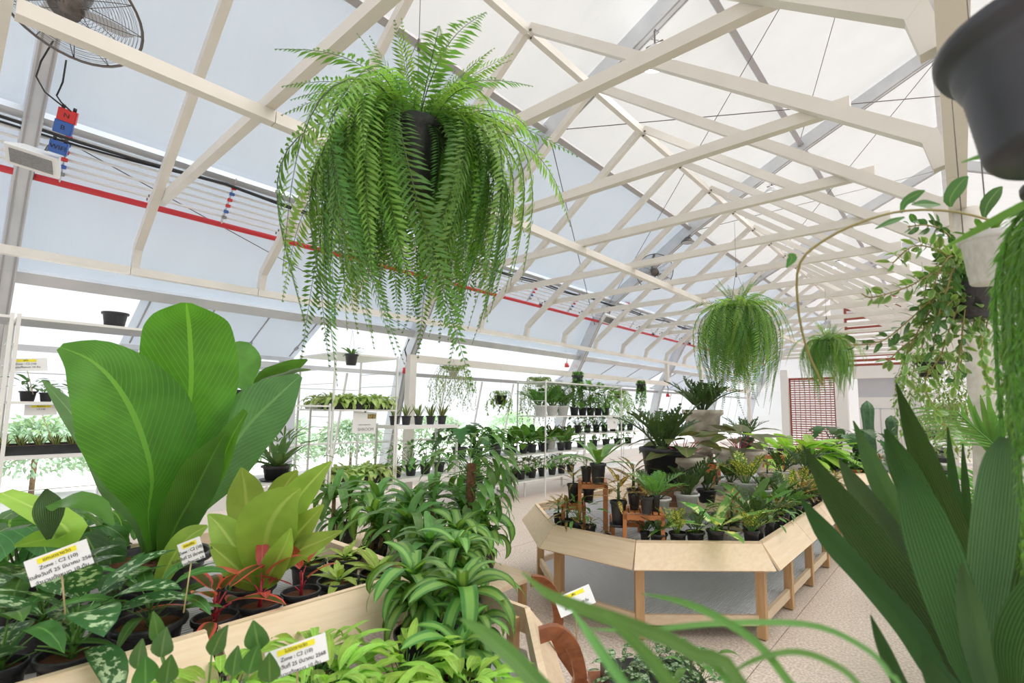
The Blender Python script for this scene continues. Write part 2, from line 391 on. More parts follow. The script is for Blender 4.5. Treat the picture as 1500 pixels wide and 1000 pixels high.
# ---------------------------------------------------------------- pots
def pot_mesh(kind, n=24):
    b = B()
    if kind in ('black', 'white', 'grey', 'terra'):
        b.lathe([(.02, 0), (.66, 0), (.70, .03), (.74, .2), (.755, .2), (.80, .5), (.815, .5), (.88, .86), (1.0, .87), (1.02, .90), (1.02, .985), (1.0, 1.0), (.93, 1.0), (.92, .97), (.88, .80)], n)
    elif kind == 'bowl':
        b.lathe([(.02, 0), (.5, 0), (.6, .1), (.9, .7), (1.0, .8), (1.02, 1.0), (.95, 1.0), (.9, .8)], n)
    me = b.mesh('pot', [{'black': M['black'], 'white': M['potw'], 'grey': M['pot_grey'], 'terra': M['terra'], 'bowl': M['potw']}[kind]]); return me
_pm = {}
def potm(kind, n=24):
    if (kind, n) not in _pm: _pm[(kind, n)] = pot_mesh(kind, n)
    return _pm[(kind, n)]
_soil = None
def soilm():
    global _soil
    if _soil is None:
        b = B(); rr = random.Random(5); n = 20; vs = [(0, 0, .02)]; fs = []
        for ring, r in ((1, .35), (2, .7), (3, 1.0)):
            for k in range(n): vs.append((r * math.cos(2 * PI * k / n), r * math.sin(2 * PI * k / n), rr.uniform(-.04, .05)))
        for k in range(n): fs.append((0, 1 + k, 1 + (k + 1) % n))
        for q in (0, 1):
            for k in range(n): fs.append((1 + q * n + k, 1 + (q + 1) * n + k, 1 + (q + 1) * n + (k + 1) % n, 1 + q * n + (k + 1) % n))
        b.add(vs, fs, smooth=False); _soil = b.mesh('soil', [M['soil']])
    return _soil
POTS = []
def put_pot(root, kind, r, h, soil=True, n=24, z=0.0, saucer=False):
    POTS.append((root, r * 1.02, h))
    if saucer:
        z += .006; b = B(); b.lathe([(.02, 0), (r * .95, 0), (r * 1.1, .02), (r * 1.07, .02), (r * .92, .008), (.02, .008)], 20); link('saucer', b.mesh('saucer', [M['black']]), root)
    p = link('pot', potm(kind, n), root, Matrix.Translation((0, 0, z)) @ Matrix.Diagonal((r, r, h, 1)))
    if soil: link('soil', soilm(), root, Matrix.Translation((0, 0, z + h * .86)) @ Matrix.Diagonal((r * .88, r * .88, r * .6, 1)))
    return p
# ---------------------------------------------------------------- species
# each: list of leaf meshes (unit scale), and how leaves stand
SP = {}
def species(key, mats, makers, **kw):
    SP[key] = dict(mats=mats, makers=makers, cache=None, **kw)
def mk_leaf(Ln, Wd, kind, bend, fold, pet=0.0, pr=.012, rise=0.0, n=7, pb=.3, wave=0.0, bl=0.0, lobes=0, cross=2, tw=0.0):
    def f(b, xf=None):
        x = z = 0.0; a = rise
        if pet: x, z, a = stalk_into(b, pet, pr, rise, pb, xf=xf)
        leaf_into(b, Ln, Wd, kind, n, bend, fold, 0, x, z, a + bl, wave, lobes, xf, cross, tw)
    return f
def mk_frond(**kw):
    def f(b, xf=None): frond_into(b, xf=xf, **kw)
    return f
# parameters: n leaves, elev (min,max) initial elevation, r0 offset from centre, h0 height spread up the stem, sc scale spread
species('aglaonema', [L['agl'], L['stem']], [mk_leaf(.8, .30, 'ovate', .7 + .3 * i, .3, .35, .012, n=6, tw=.2 * i) for i in range(3)], n=13, elev=(.6, 1.35), r0=.03, h0=.25, sc=(.7, 1.0), s=1)
species('silver', [L['agls'], L['stem']], [mk_leaf(.85, .46, 'ovate', .6 + .3 * i, .22, .35, .014, n=7) for i in range(3)], n=15, elev=(.55, 1.4), r0=.03, h0=.25, sc=(.7, 1.0))
species('redagl', [L['aglr'], L['stemr']], [mk_leaf(.8, .40, 'ovate', .5 + .3 * i, .28, .25, .02, n=7) for i in range(3)], n=9, elev=(.5, 1.4), r0=.03, h0=.3, sc=(.6, 1.0))
species('redagl2', [L['aglr2'], L['stemr']], [mk_leaf(.85, .34, 'ovate', .3 + .3 * i, .4, .2, .02, n=7) for i in range(3)], n=5, elev=(1.0, 1.5), r0=.02, h0=.4, sc=(.7, 1.0))
species('limeros', [L['lime'], L['stem']], [mk_leaf(.95, .38, 'ovate', .35 + .3 * i, .3, .12, .02, n=7, wave=.05) for i in range(3)], n=14, elev=(.45, 1.4), r0=.02, h0=.1, sc=(.65, 1.0))
species('limemass', [L['lime2'], L['stem']], [mk_leaf(.7, .25, 'lance', .9 + .4 * i, .25, .25, .012, n=6, wave=.04) for i in range(4)], n=34, elev=(.2, 1.45), r0=.25, h0=.25, sc=(.6, 1.0))
species('dracaena', [L['drac'], L['stem']], [mk_leaf(1.0, .215, 'strap', 1.5 + .5 * i, .2, 0, n=11, wave=.1, tw=.3 * (i - 1)) for i in range(4)], n=17, elev=(.55, 1.45), r0=.02, h0=.12, sc=(.65, 1.0))
species('dracplain', [L['drac2'], L['stem']], [mk_leaf(1.0, .20, 'strap', 1.3 + .5 * i, .2, 0, n=11, wave=.1) for i in range(4)], n=18, elev=(.55, 1.45), r0=.02, h0=.15, sc=(.65, 1.0))
species('heart', [L['phil'], L['stemd']], [mk_leaf(.55, .50, 'heart', .5 + .3 * i, -.2 + .2 * i, .62, .014, bl=-1.15, pb=.3, n=8, wave=.03) for i in range(3)], n=9, elev=(.7, 1.4), r0=.03, h0=.05, sc=(.7, 1.0))
species('zz', [L['zz'], L['stemd']], [mk_frond(Ln=1.0, n=10, ll=.24, lw=.11, bend=.5 + .25 * i, kind='ovate', base=.2, tip=.5, r=.022, ang=.95, vee=.45) for i in range(3)], n=7, elev=(.95, 1.45), r0=.06, h0=0, sc=(.7, 1.0))
species('zzv', [L['zzv'], L['stem']], [mk_frond(Ln=1.0, n=9, ll=.24, lw=.12, bend=.5 + .25 * i, kind='ovate', base=.2, tip=.5, r=.022, ang=.95, vee=.45) for i in range(3)], n=7, elev=(.95, 1.45), r0=.06, h0=0, sc=(.7, 1.0))
species('zzg', [L['zzg'], L['stem']], [mk_frond(Ln=1.0, n=9, ll=.26, lw=.13, bend=.6 + .3 * i, kind='ovate', base=.15, tip=.5, r=.018, ang=1.0, vee=.4) for i in range(3)], n=10, elev=(.8, 1.45), r0=.08, h0=0, sc=(.7, 1.0))
species('croton', [L['crot'], L['stemd']], [mk_leaf(.75, .20, 'lance', .35 + .3 * i, .3, .06, .012, n=5, wave=.05) for i in range(3)], n=16, elev=(.4, 1.4), r0=.02, h0=.45, sc=(.55, 1.0))
species('nest', [L['zzg'], L['stem']], [mk_leaf(1.0, .30, 'paddle', .25 + .35 * i, .3, .08, .02, n=8, wave=.06) for i in range(3)], n=10, elev=(.7, 1.45), r0=.03, h0=.03, sc=(.65, 1.0))
species('nestlime', [L['lime2'], L['stem']], [mk_leaf(1.0, .36, 'paddle', .7 + .4 * i, .3, .08, .02, n=8, wave=.08) for i in range(3)], n=14, elev=(.35, 1.4), r0=.05, h0=.03, sc=(.65, 1.0))
species('pale', [L['pale'], L['stem']], [mk_leaf(.7, .36, 'ovate', .9 + .4 * i, .25, .25, .012, n=5, wave=.04) for i in range(4)], n=30, elev=(.2, 1.45), r0=.25, h0=.2, sc=(.6, 1.0))
species('varie', [L['varie'], L['stem']], [mk_leaf(1.0, .40, 'lance', .4 + .3 * i, .3, .1, .02, n=11, wave=.08, lobes=.06) for i in range(3)], n=8, elev=(.35, 1.35), r0=.02, h0=.03, sc=(.6, 1.0))
species('bushy', [L['drac2'], L['stem']], [mk_leaf(.5, .22, 'ovate', .6 + .4 * i, .2, .5, .01, n=5) for i in range(3)], n=26, elev=(.2, 1.45), r0=.1, h0=.35, sc=(.55, 1.0))
species('monstera', [L['mons'], L['stemd']], [mk_leaf(.55, .55, 'heart', .6 + .3 * i, .1, .6, .014, bl=-.9, n=10, lobes=.5) for i in range(3)], n=10, elev=(.6, 1.4), r0=.03, h0=.1, sc=(.7, 1.0))
species('snake', [L['snake'], L['stem']], [mk_leaf(1.0, .25, 'lance', .1 + .15 * i, .4, 0, n=5) for i in range(3)], n=11, elev=(.9, 1.5), r0=.12, h0=0, sc=(.5, 1.0))
species('olive', [L['purp'], L['stemr']], [mk_leaf(.8, .52, 'heart', .2 + .25 * i, .2, .55, .014, bl=-.35, n=8, wave=.05) for i in range(3)], n=9, elev=(.5, 1.2), r0=.04, h0=.05, sc=(.7, 1.0))
species('pilea', [L['agls'], L['stem']], [mk_leaf(.5, .26, 'ovate', .7 + .4 * i, .2, .3, .01, n=5) for i in range(3)], n=40, elev=(.1, 1.5), r0=.3, h0=.3, sc=(.5, .9))
species('stag', [L['stag'], L['stemd']], [None] * 3, n=16, elev=(.4, 1.45), r0=.05, h0=.02, sc=(.7, 1.0))
species('spath', [L['zzg'], L['stem']], [mk_leaf(.6, .24, 'lance', .8 + .4 * i, .2, .45, .012, n=5) for i in range(3)], n=18, elev=(.5, 1.45), r0=.08, h0=0, sc=(.6, 1.0))
species('palmb', [L['palm'], L['stem']], [mk_frond(Ln=1.0, n=16, ll=.42, lw=.04, bend=1.0 + .4 * i, kind='lance', base=.25, tip=.3, r=.009, ang=1.0, vee=.2, seg=3, droop=.6) for i in range(3)], n=9, elev=(.7, 1.4), r0=.03, h0=0, sc=(.75, 1.0))
def mk_stag(i):
    def f(b, xf=None):
        rr = random.Random(i); x, z, a = 0, 0, 0
        leaf_into(b, .62, .10, 'strap', 6, .25 + .2 * i, .25, 0, xf=xf)
        e = .25 + .2 * i
        for k, an in enumerate((-.5, -.1, .35)):
            m_ = Matrix.Translation((.56, 0, -.07 - .05 * i)) @ Matrix.Rotation(e * .8, 4, 'Y') @ Matrix.Rotation(an, 4, 'Z')
            if xf is not None: m_ = xf @ m_
            leaf_into(b, .42 - .06 * k, .05, 'lance', 4, .5, .2, 0, xf=m_)
    return f
SP['stag']['makers'] = [mk_stag(i) for i in range(3)]
def sp_meshes(key):
    s = SP[key]
    if s['cache'] is None:
        s['cache'] = []
        for mk in s['makers']:
            b = B(); mk(b); s['cache'].append(b.mesh('leaf', s['mats']))
    return s['cache']
def leaf_xfs(key, size, rnd, n=None):
    s = SP[key]; n = n or s['n']; out = []
    a0 = rnd.uniform(0, 6.28)
    for i in range(n):
        q = (i + .5) / n; az = a0 + i * 2.39996 + rnd.uniform(-.25, .25)
        el = s['elev'][0] + (s['elev'][1] - s['elev'][0]) * q + rnd.uniform(-.1, .1)
        sc = size * (s['sc'][1] - (s['sc'][1] - s['sc'][0]) * abs(q - .45) * 1.6) * rnd.uniform(.88, 1.1)
        r0 = s['r0'] * size * rnd.uniform(.1, 1.0)
        out.append(Matrix.Translation((r0 * math.cos(az), r0 * math.sin(az), s['h0'] * size * q)) @ Matrix.Rotation(az, 4, 'Z') @ Matrix.Rotation(-el, 4, 'Y') @ Matrix.Rotation(rnd.uniform(-.25, .25), 4, 'X') @ Matrix.Diagonal((sc, sc, sc, 1)))
    return out
_joined = {}
def joined(key, variant, n=None):
    k = (key, variant, n)
    if k not in _joined:
        b = B(); rnd = random.Random(variant * 31 + len(key)); s = SP[key]
        for i, xf in enumerate(leaf_xfs(key, 1.0, rnd, n)): s['makers'][i % len(s['makers'])](b, xf)
        if s['h0'] > .1: b.tube([(0, 0, -.02), (0, 0, s['h0'])], [.03, .015], 6, 1)
        _joined[k] = b.mesh('foliage', s['mats'])
    return _joined[k]
def leaves(root, key, size, z=0.0, seed=1, separate=True, n=None, dx=0.0, dy=0.0, name='leaf'):
    base = Matrix.Translation((dx, dy, z))
    if not separate:
        v = seed % 4
        return link('foliage', joined(key, v, n), root, base @ Matrix.Rotation(seed * 1.3, 4, 'Z') @ Matrix.Diagonal((size, size, size, 1)), kind='stuff')
    rnd = random.Random(seed); ms = sp_meshes(key)
    for i, xf in enumerate(leaf_xfs(key, size, rnd, n)): link(name, ms[(i + seed) % len(ms)], root, base @ xf)
    if SP[key]['h0'] > .1:
        b = B(); b.tube([(0, 0, 0), (0, 0, SP[key]['h0'] * size)], [.035 * size, .02 * size], 6); link('stem', b.mesh('stem', [SP[key]['mats'][1]]), root, base)
_seed = [11]
def nxt(): _seed[0] += 1; return _seed[0]
def plant(loc, key, size, label, group=None, pot='black', pr=.08, ph=.13, separate=True, n=None, name='potted_plant', saucer=False, cat='potted plant', pn=20):
    t = thing(name, loc, label, cat, group)
    if pot: put_pot(t, pot, pr, ph, n=pn, saucer=saucer)
    leaves(t, key, size, ph * .86 if pot else 0.0, nxt(), separate, n)
    return t
def pot_at(u, v, w, zt, ph):
    """rim centre pixel, rim width px, table height -> base location, radius"""
    p = onz(u, v, zt + ph); r = w * depth(p) / FP / 2; return Vector((p.x, p.y, zt)), r
ORD = 'first second third fourth fifth sixth seventh eighth ninth tenth eleventh twelfth thirteenth fourteenth fifteenth'.split()
# a leaf traced by its centre line
def path_leaf(root, pts, widths, mats, name='leaf', kind=None, fold=.12, tilt=0.0, n=16, cross=4, wave=.0, ph=0.0, label=None, thick=0.0):
    """pts: world points base..tip, widths metres; blade faces the camera position turned by tilt"""
    pts = [Vector(p) for p in pts]; b = B(); vs = []; uvs = []
    def cr(a, t):
        m_ = len(a) - 1; f = t * m_; i = min(int(f), m_ - 1); g = f - i
        p0 = a[max(i - 1, 0)]; p1 = a[i]; p2 = a[i + 1]; p3 = a[min(i + 2, m_)]
        return (p1 * 2 + (p2 - p0) * g + (p0 * 2 - p1 * 5 + p2 * 4 - p3) * (g * g) + (p1 * 3 - p0 - p2 * 3 + p3) * (g ** 3)) * .5
    eye = Vector((0, 0, HH))
    for i in range(n + 1):
        t = i / n; p = cr(pts, t); q = cr(pts, min(1, t + .02)) - cr(pts, max(0, t - .02)); q.normalize()
        w = max(.0005, cr(widths, t)) / 2
        nv = (eye - p).normalized(); nv = (nv - q * nv.dot(q)).normalized(); nv = Matrix.Rotation(tilt, 3, q) @ nv
        sd_ = q.cross(nv).normalized()
        for j in range(-cross, cross + 1):
            s_ = j / cross; h = abs(s_) * fold * w * (1.5 - .5 * abs(s_)) + wave * w * math.sin(t * 13 + ph + (1.7 if s_ > 0 else 0)) * s_ * s_
            vs.append(p + sd_ * (s_ * w) + nv * h); uvs.append(((s_ + 1) / 2, t))
    c_ = 2 * cross + 1; fs = [(i * c_ + j, (i + 1) * c_ + j, (i + 1) * c_ + j + 1, i * c_ + j + 1) for i in range(n) for j in range(c_ - 1)]
    b.add(vs, fs, uvs, 0, True); return b.build(name, mats, root, label=label)
def px_leaf(root, path, mats, dscale=1.0, **kw):
    """path: (u, v, depth, width px)"""
    pts = [atd(u, v, d * dscale) for u, v, d, w in path]; ws = [w * d * dscale / FP for u, v, d, w in path]
    return path_leaf(root, pts, ws, mats, **kw)
# writing
TEXTS = []
def text(s, size, mat, parent, mtx, name='lettering', align='CENTER', ext=.0004):
    cu = bpy.data.curves.new(name, 'FONT'); cu.body = s; cu.size = size; cu.align_x = align; cu.align_y = 'CENTER'; cu.extrude = ext
    cu.materials.append(mat); o = bpy.data.objects.new(name, cu); COL.objects.link(o); o.parent = parent; o.matrix_local = mtx; TEXTS.append(o); return o
def frame_mtx(o, xdir, ydir):
    x = Vector(xdir).normalized(); z = x.cross(Vector(ydir)).normalized(); y = z.cross(x)
    m_ = Matrix((x, y, z)).transposed().to_4x4(); m_.translation = Vector(o); return m_
# ================================================================ SETTING
PROF = [(-8.9, 0.0), (-8.62, 1.2), (-8.35, 2.3), (-7.92, 3.03), (-7.4, 3.95), (-6.85, 4.5), (-4.7, 5.93), (-2.25, 7.17), (0, 8.2)]
FULL = PROF + [(-x, z) for x, z in PROF[::-1][1:]]
FY = [-5.0, .35, 5.75, 11.15, 16.55, 21.95, 27.35]
def empty(name, label=None, kind='structure'):
    o = bpy.data.objects.new(name, None); COL.objects.link(o); o['kind'] = kind
    if label: o['label'] = label
    return o
# floor: cast slabs with recessed joints
fl = B().box((0, 11, -.09), (26, 40, .12)).build('floor', [M['alu_dark']]); struct(fl)
xs = [-9.0, -7.1, -4.1, -1.09, 1.9, 9.0]; ys = [-6, .2, 3.2, 6.2, 9.2, 12.2, 15.2, 18.2, 21.2, 24.2, 30]
for i in range(len(xs) - 1):
    for j in range(len(ys) - 1):
        g = .006
        B().box(((xs[i] + xs[i + 1]) / 2, (ys[j] + ys[j + 1]) / 2, -.015), (xs[i + 1] - xs[i] - g, ys[j + 1] - ys[j] - g, .03)).build('slab', [M['floor']], fl)
gm = solid('bright_ground', (.80, .80, .80), .9, (.70, .72, .70), .8)
struct(B().box((-24, 11, -.15), (30, 60, .2)).build('ground', [gm])); struct(B().box((24, 11, -.15), (30, 60, .2)).build('ground', [gm]))
# outer tent arches
tent = empty('tent_frame', 'aluminium arched outer tent frame')
for y in FY[1:]:
    b = B(); vs = []; fs = []; V = [Vector((a[0], 0, a[1])) for a in FULL]; N = len(V)
    for i in range(N):
        t = (V[min(i + 1, N - 1)] - V[max(i - 1, 0)]).normalized(); nr = Vector((-t.z, 0, t.x))
        for a, c in ((-.16, -.07), (.10, -.07), (.10, .07), (-.16, .07)): vs.append(V[i] + nr * a + Vector((0, y + c, 0)))
    for i in range(N - 1):
        for k in range(4): fs.append((i * 4 + k, i * 4 + (k + 1) % 4, i * 4 + 4 + (k + 1) % 4, i * 4 + 4 + k))
    b.add(vs, fs); ar = b.build('arch', [M['alu']], tent)
    for sg in (-.045, .045):
        b = B(); vs = []; fs = []
        for i in range(N):
            t = (V[min(i + 1, N - 1)] - V[max(i - 1, 0)]).normalized(); nr = Vector((-t.z, 0, t.x))
            for a, c in ((-.168, -.008), (-.158, -.008), (-.158, .008), (-.168, .008)): vs.append(V[i] + nr * a + Vector((0, y + c + sg, 0)))
        for i in range(N - 1):
            for k in range(4): fs.append((i * 4 + k, i * 4 + (k + 1) % 4, i * 4 + 4 + (k + 1) % 4, i * 4 + 4 + k))
        b.add(vs, fs); b.build('keder_track', [M['alu_dark']], ar)
def unit(i):
    return Vector((PROF[i][0], 0, PROF[i][1]))
for sgn in (-1, 1):
    for (x, z) in ((7.92, 3.03), (6.85, 4.45), (4.7, 5.93), (2.25, 7.17)):
        for k in range(len(FY) - 1):
            if k == 0 and sgn > 0: continue
            y0, y1 = FY[k] + .07, FY[k + 1] - .07
            w = .14 if x > 7 else .09
            B().box((sgn * x, (y0 + y1) / 2, z - .02), (w, y1 - y0, .09), Matrix.Rotation(sgn * math.radians(30 if x < 7 else 55), 3, 'Y')).build('purlin', [M['alu'] if x > 5 else M['alu_dark']], tent)
for k in range(1, len(FY) - 1):
    B().box((0, (FY[k] + FY[k + 1]) / 2, 8.13), (.09, FY[k + 1] - FY[k] - .14, .09)).build('purlin', [M['alu']], tent)
# membrane
ceil = empty('ceiling', 'stretched membrane roof')
wl_ = empty('wall_left', 'inclined clear and membrane side wall')
wr_ = empty('wall_right', 'inclined side wall on the shelf side')
def offset_profile(pts, d):
    V = [Vector((a, 0, b)) for a, b in pts]; out = []; N = len(V)
    for i in range(N):
        ns = []
        for q in (i - 1, i):
            if 0 <= q < N - 1: t = (V[q + 1] - V[q]).normalized(); ns.append(Vector((-t.z, 0, t.x)))
        m_ = sum(ns, Vector()).normalized(); out.append(V[i] + m_ * (d / max(.5, m_.dot(ns[0]))))
    return [(p.x, p.z) for p in out]
OFFP = offset_profile(FULL, .12)
def panel(p0, p1, y0, y1, mat, name, parent, n=8, sag=.05, off=.16):
    a = Vector((p0[0], 0, p0[1])); c = Vector((p1[0], 0, p1[1])); t = (c - a).normalized(); nrm = Vector((-t.z, 0, t.x))
    if nrm.x * (a.x + c.x) < 0 and abs(a.x + c.x) > .1: nrm = -nrm
    if nrm.z < 0 and abs(a.x + c.x) < 3: nrm = -nrm
    vs = []; fs = []; m_ = max(2, n // 2)
    for i in range(n + 1):
        for j in range(m_ + 1):
            u, v = i / n, j / m_
            p = a.lerp(c, v) + nrm * (off - sag * math.sin(PI * u) * math.sin(PI * v)); p.y = y0 + (y1 - y0) * u; vs.append(p)
    for i in range(n):
        for j in range(m_): q = i * (m_ + 1) + j; fs.append((q, q + 1, q + m_ + 2, q + m_ + 1))
    b = B(); b.add(vs, fs, smooth=True); return b.build(name, [mat], parent)
for k in range(len(FY) - 1):
    y0, y1 = FY[k], FY[k + 1]
    for i in range(len(FULL) - 1):
        p0, p1 = FULL[i], FULL[i + 1]; top = max(p0[1], p1[1])
        left = p0[0] < 0
        if top < 3.2:
            continue
        blue = top < 6.0
        panel(OFFP[i], OFFP[i + 1], y0, y1, M['fab_b'] if blue else M['fab_w'], 'membrane', ceil, off=0)
    # lower walls: clear sheet with a membrane flap and transoms
    for sgn, par in ((-1, wl_), (1, wr_)):
        q = [(sgn * -x * -1 if False else (x if sgn < 0 else -x), z) for x, z in PROF[:4]]
        for i in range(3):
            if sgn > 0:
                panel(q[i + 1], q[i], y0, y1, M['fab_w'], 'membrane', par)
            elif i < 3:
                panel(q[i], q[i + 1], y0, y1, M['clear'], 'clear_panel', par, sag=0, off=.02)
# transoms, mullions and sill of the left wall
def wx(z):
    for (a, c) in zip(PROF, PROF[1:]):
        if a[1] <= z <= c[1]: return a[0] + (c[0] - a[0]) * (z - a[1]) / (c[1] - a[1])
for k in range(1, len(FY) - 1):
    y0, y1 = FY[k] + .07, FY[k + 1] - .07
    B().box((wx(2.25) + .02, (y0 + y1) / 2, 2.25), (.07, y1 - y0, .07)).build('transom', [M['alu_dark'] if k != 1 else M['alu']], wl_)
    B().box((wx(.95) + .02, (y0 + y1) / 2, .95), (.04, y1 - y0, .03)).build('transom', [M['white_paint']], wl_)
    B().box((-8.87, (y0 + y1) / 2, .14), (.10, y1 - y0, .28)).build('sill', [M['white_paint']], wl_)
    for j in range(1, 5):
        y = y0 + (y1 - y0) * j / 5
        B().beam((wx(.28) + .02, y, .28), (wx(2.2) + .02, y, 2.2), .03, .03).build('mullion', [M['white_paint']], wl_)
# membrane awnings under the lower purlin, with struts, and the grey door heads
def awning(y0, y1):
    b = B(); a = [(-7.95, y0, 2.97), (-7.95, y1, 2.97), (-8.95, y1, 2.45), (-8.95, y0, 2.45)]
    b.add(a, [(0, 1, 2, 3)]); b.build('awning', [M['fab_b']], wl_)
    B().box((-8.98, (y0 + y1) / 2, 2.42), (.06, y1 - y0, .07)).build('awning_rail', [M['alu']], wl_)
    for j in range(4):
        y = y0 + .1 + (y1 - y0 - .2) * j / 3
        b = B(); b.tube([(-7.9, y, 2.98), (-8.9, y, 2.47)], .012, 6); b.tube([(-8.62, y, 2.60), (-8.70, y, 2.57)], .026, 8); b.build('strut', [M['alu_dark']], wl_)
awning(1.55, 3.95); awning(11.4, 16.3); awning(17.2, 21.6)
dr = B()
for j in range(3): dr.box((-9.0, 1.65 + 2.2 * (j + .5) / 3, 2.12 + 0), (.05, 2.2 / 3 - .02, .5))
do = empty('door_1', 'grey panelled garden door head')
for z in (1.96, 2.12, 2.28): B().box((-9.0, 2.75, z), (.05, 2.3, .145)).build('panel', [M['greydoor']], do)
for y in (1.62, 3.88): B().box((-9.0, y, 1.2), (.08, .30, 2.4)).build('door_post', [M['greydoor']], do)
for y in (2.4, 3.2): B().box((-9.0, y, .95), (.04, .04, 1.9)).build('door_stile', [M['white_paint']], do)
# hedge outside
rr = random.Random(4)
for k, (y, x, hh, rad) in enumerate(((-.8, -12.2, 1.5, .9), (1.2, -12.8, 1.3, .8), (4.9, -12.0, 1.35, .9), (7.2, -12.6, 1.2, .9), (10.2, -12.8, 1.3, 1.0), (14, -13, 1.4, 1.1))):
    b = B()
    for i in range(2300):
        th = rr.uniform(0, 6.28); ph_ = rr.uniform(-.3, 1.5); r = rr.uniform(.6, 1.0)
        p = Vector((x + rad * r * math.cos(th) * math.cos(ph_), y + rad * 1.2 * r * math.sin(th) * math.cos(ph_), hh * .45 + hh * .6 * r * math.sin(ph_)))
        xf = Matrix.Translation(p) @ Matrix.Rotation(th, 4, 'Z') @ Matrix.Rotation(rr.uniform(-1, 1), 4, 'Y') @ Matrix.Rotation(rr.uniform(-1, 1), 4, 'X')
        leaf_into(b, .15, .08, 'ovate', 2, .3, .2, 0, xf=xf, cross=1)
    o = b.mesh('foliage', [L['hedge']], (x, y, 0)); t = thing('garden_shrub', (x, y, 0), ['pale shrub outside the glass at the far left of the wall', 'pale shrub outside behind the bird nest plant and tray shelf', 'bluish green shrub outside behind the tray shelving', 'pale shrub outside behind the bird-nest ferns shelf', 'pale shrub outside behind the far white rack', 'farthest pale shrub outside the clear side wall'][k], 'shrub')
    link('foliage', o, t, kind='stuff'); b2 = B().tube([(0, 0, -.05), (0, 0, hh * .6)], .04, 6); link('stem', b2.mesh('stem', [M['bark']]), t)
# ================================================================ INNER CREAM STEEL FRAME
fr = thing('greenhouse_frame', (-3.5, 1.28, 0), 'cream painted steel gable frame spanning the whole hall', 'frame')
s_ = 1.32; KN = 17
def E(z): return z
def cb(name, p, q, w=.075, h=.10, up=(0, 0, 1), mat='cream'):
    return B().beam(p, q, w, h, up).build(name, [M[mat]], fr)
boltm = B(); boltm.lathe([(0, 0), (.016, 0), (.016, .008), (0, .008)], 8); boltm = boltm.mesh('bolt', [M['steel']])
def bolt(p, rot): link('bolt', boltm, fr, Matrix.Translation(Vector(p) - fr.location) @ rot)
for k in range(-1, KN):
    y = 1.28 + s_ * k
    yy = y
    for sg in (-1, 1):
        X = lambda x: -3.5 + sg * (x)            # x distance from ridge
        cb('stub', (X(3.5), y, 3.13), (X(3.44), y, 3.38), .072, .096)
        cb('rafter', (X(3.45), y, 3.34), (X(.04), y, 5.86))
    cb('tie_beam', (X(-1) if False else -3.5 - 3.02, y + .075, 3.79), (-3.5 + 3.02, y + .075, 3.79), .07, .09)
    if -1 < k < 12:
        for xx in (-3.75,): bolt((xx, y + .115, 3.70), Matrix.Rotation(PI, 4, 'X'))
        bolt((-3.5, y + .045, 5.79), Matrix.Rotation(PI / 2, 4, 'X')); bolt((-3.43, y - .045, 5.80), Matrix.Rotation(PI / 2, 4, 'X'))
        bolt((-.60, y + .038, 3.79), Matrix.Rotation(PI / 2, 4, 'X')); bolt((-6.52, y - .04, 3.78), Matrix.Rotation(PI / 2, 4, 'X')); bolt((-6.45, y - .04, 3.80), Matrix.Rotation(PI / 2, 4, 'X'))
    if k < KN - 1:
        y2 = y + s_
        cb('ridge_beam', (-3.5, y + .04, 5.84), (-3.5, y2 - .04, 5.84))
        cb('eave_beam', (-7.0, y - .04, 3.08), (-7.0, y2 - .045, 3.08), .09, .085)
        cb('eave_beam', (0.06, y - .04, 3.08), (0.06, y2 - .045, 3.08), .10, .085)
        if k in (-1, 0, 1, 2) or k in (3, 4, 5, 6, 7): cb('runner', (-3.75, y + .12, 3.70), (-3.75, y2 + .115, 3.70), .085, .09)
        if k in (10, 11): cb('runner', (-3.75, y + .12, 3.70), (-3.75, y2 + .115, 3.70), .085, .09)
# lowered openings along the left eave
def portal(y0, y1, post0):
    cb('door_beam', (-7.0, y0, 2.42), (-7.0, y1, 2.42), .10, .12)
    cb('drop_stub', (-7.0, y1 - .05, 2.48), (-7.0, y1 - .05, 3.04), .10, .12)
    if post0: cb('column', (-7.0, y0 + .06, 0), (-7.0, y0 + .06, 2.36), .13, .13, up=(1, 0, 0))
    else: cb('drop_stub', (-7.0, y0 + .05, 2.48), (-7.0, y0 + .05, 3.04), .10, .12)
portal(4.95, 14.6, True); portal(17.2, 22.3, False)
cb('column', (.06, -1.0, 0), (.06, -1.0, 3.04), .12, .12, up=(1, 0, 0)); cb('column', (-7.0, -1.0, 0), (-7.0, -1.0, 3.04), .12, .12, up=(1, 0, 0)); cb('column', (-7.0, 22.35, 0), (-7.0, 22.35, 3.04), .12, .12, up=(1, 0, 0))

# rough plastered post on the shelf side
pp = onx(1440, 640, .12)
b = B(); rr = random.Random(2)
b.tube([(.12, 4.6, 0)] + [(.12 + rr.uniform(-.008, .008), 4.6, z) for z in np.linspace(.3, 2.7, 10)] + [(.12, 4.6, 3.04)], .09, 14)
tag(b.build('plastered_post', [M['plaster']]), 'white rough plastered round post between hanging vines and palms', 'post')
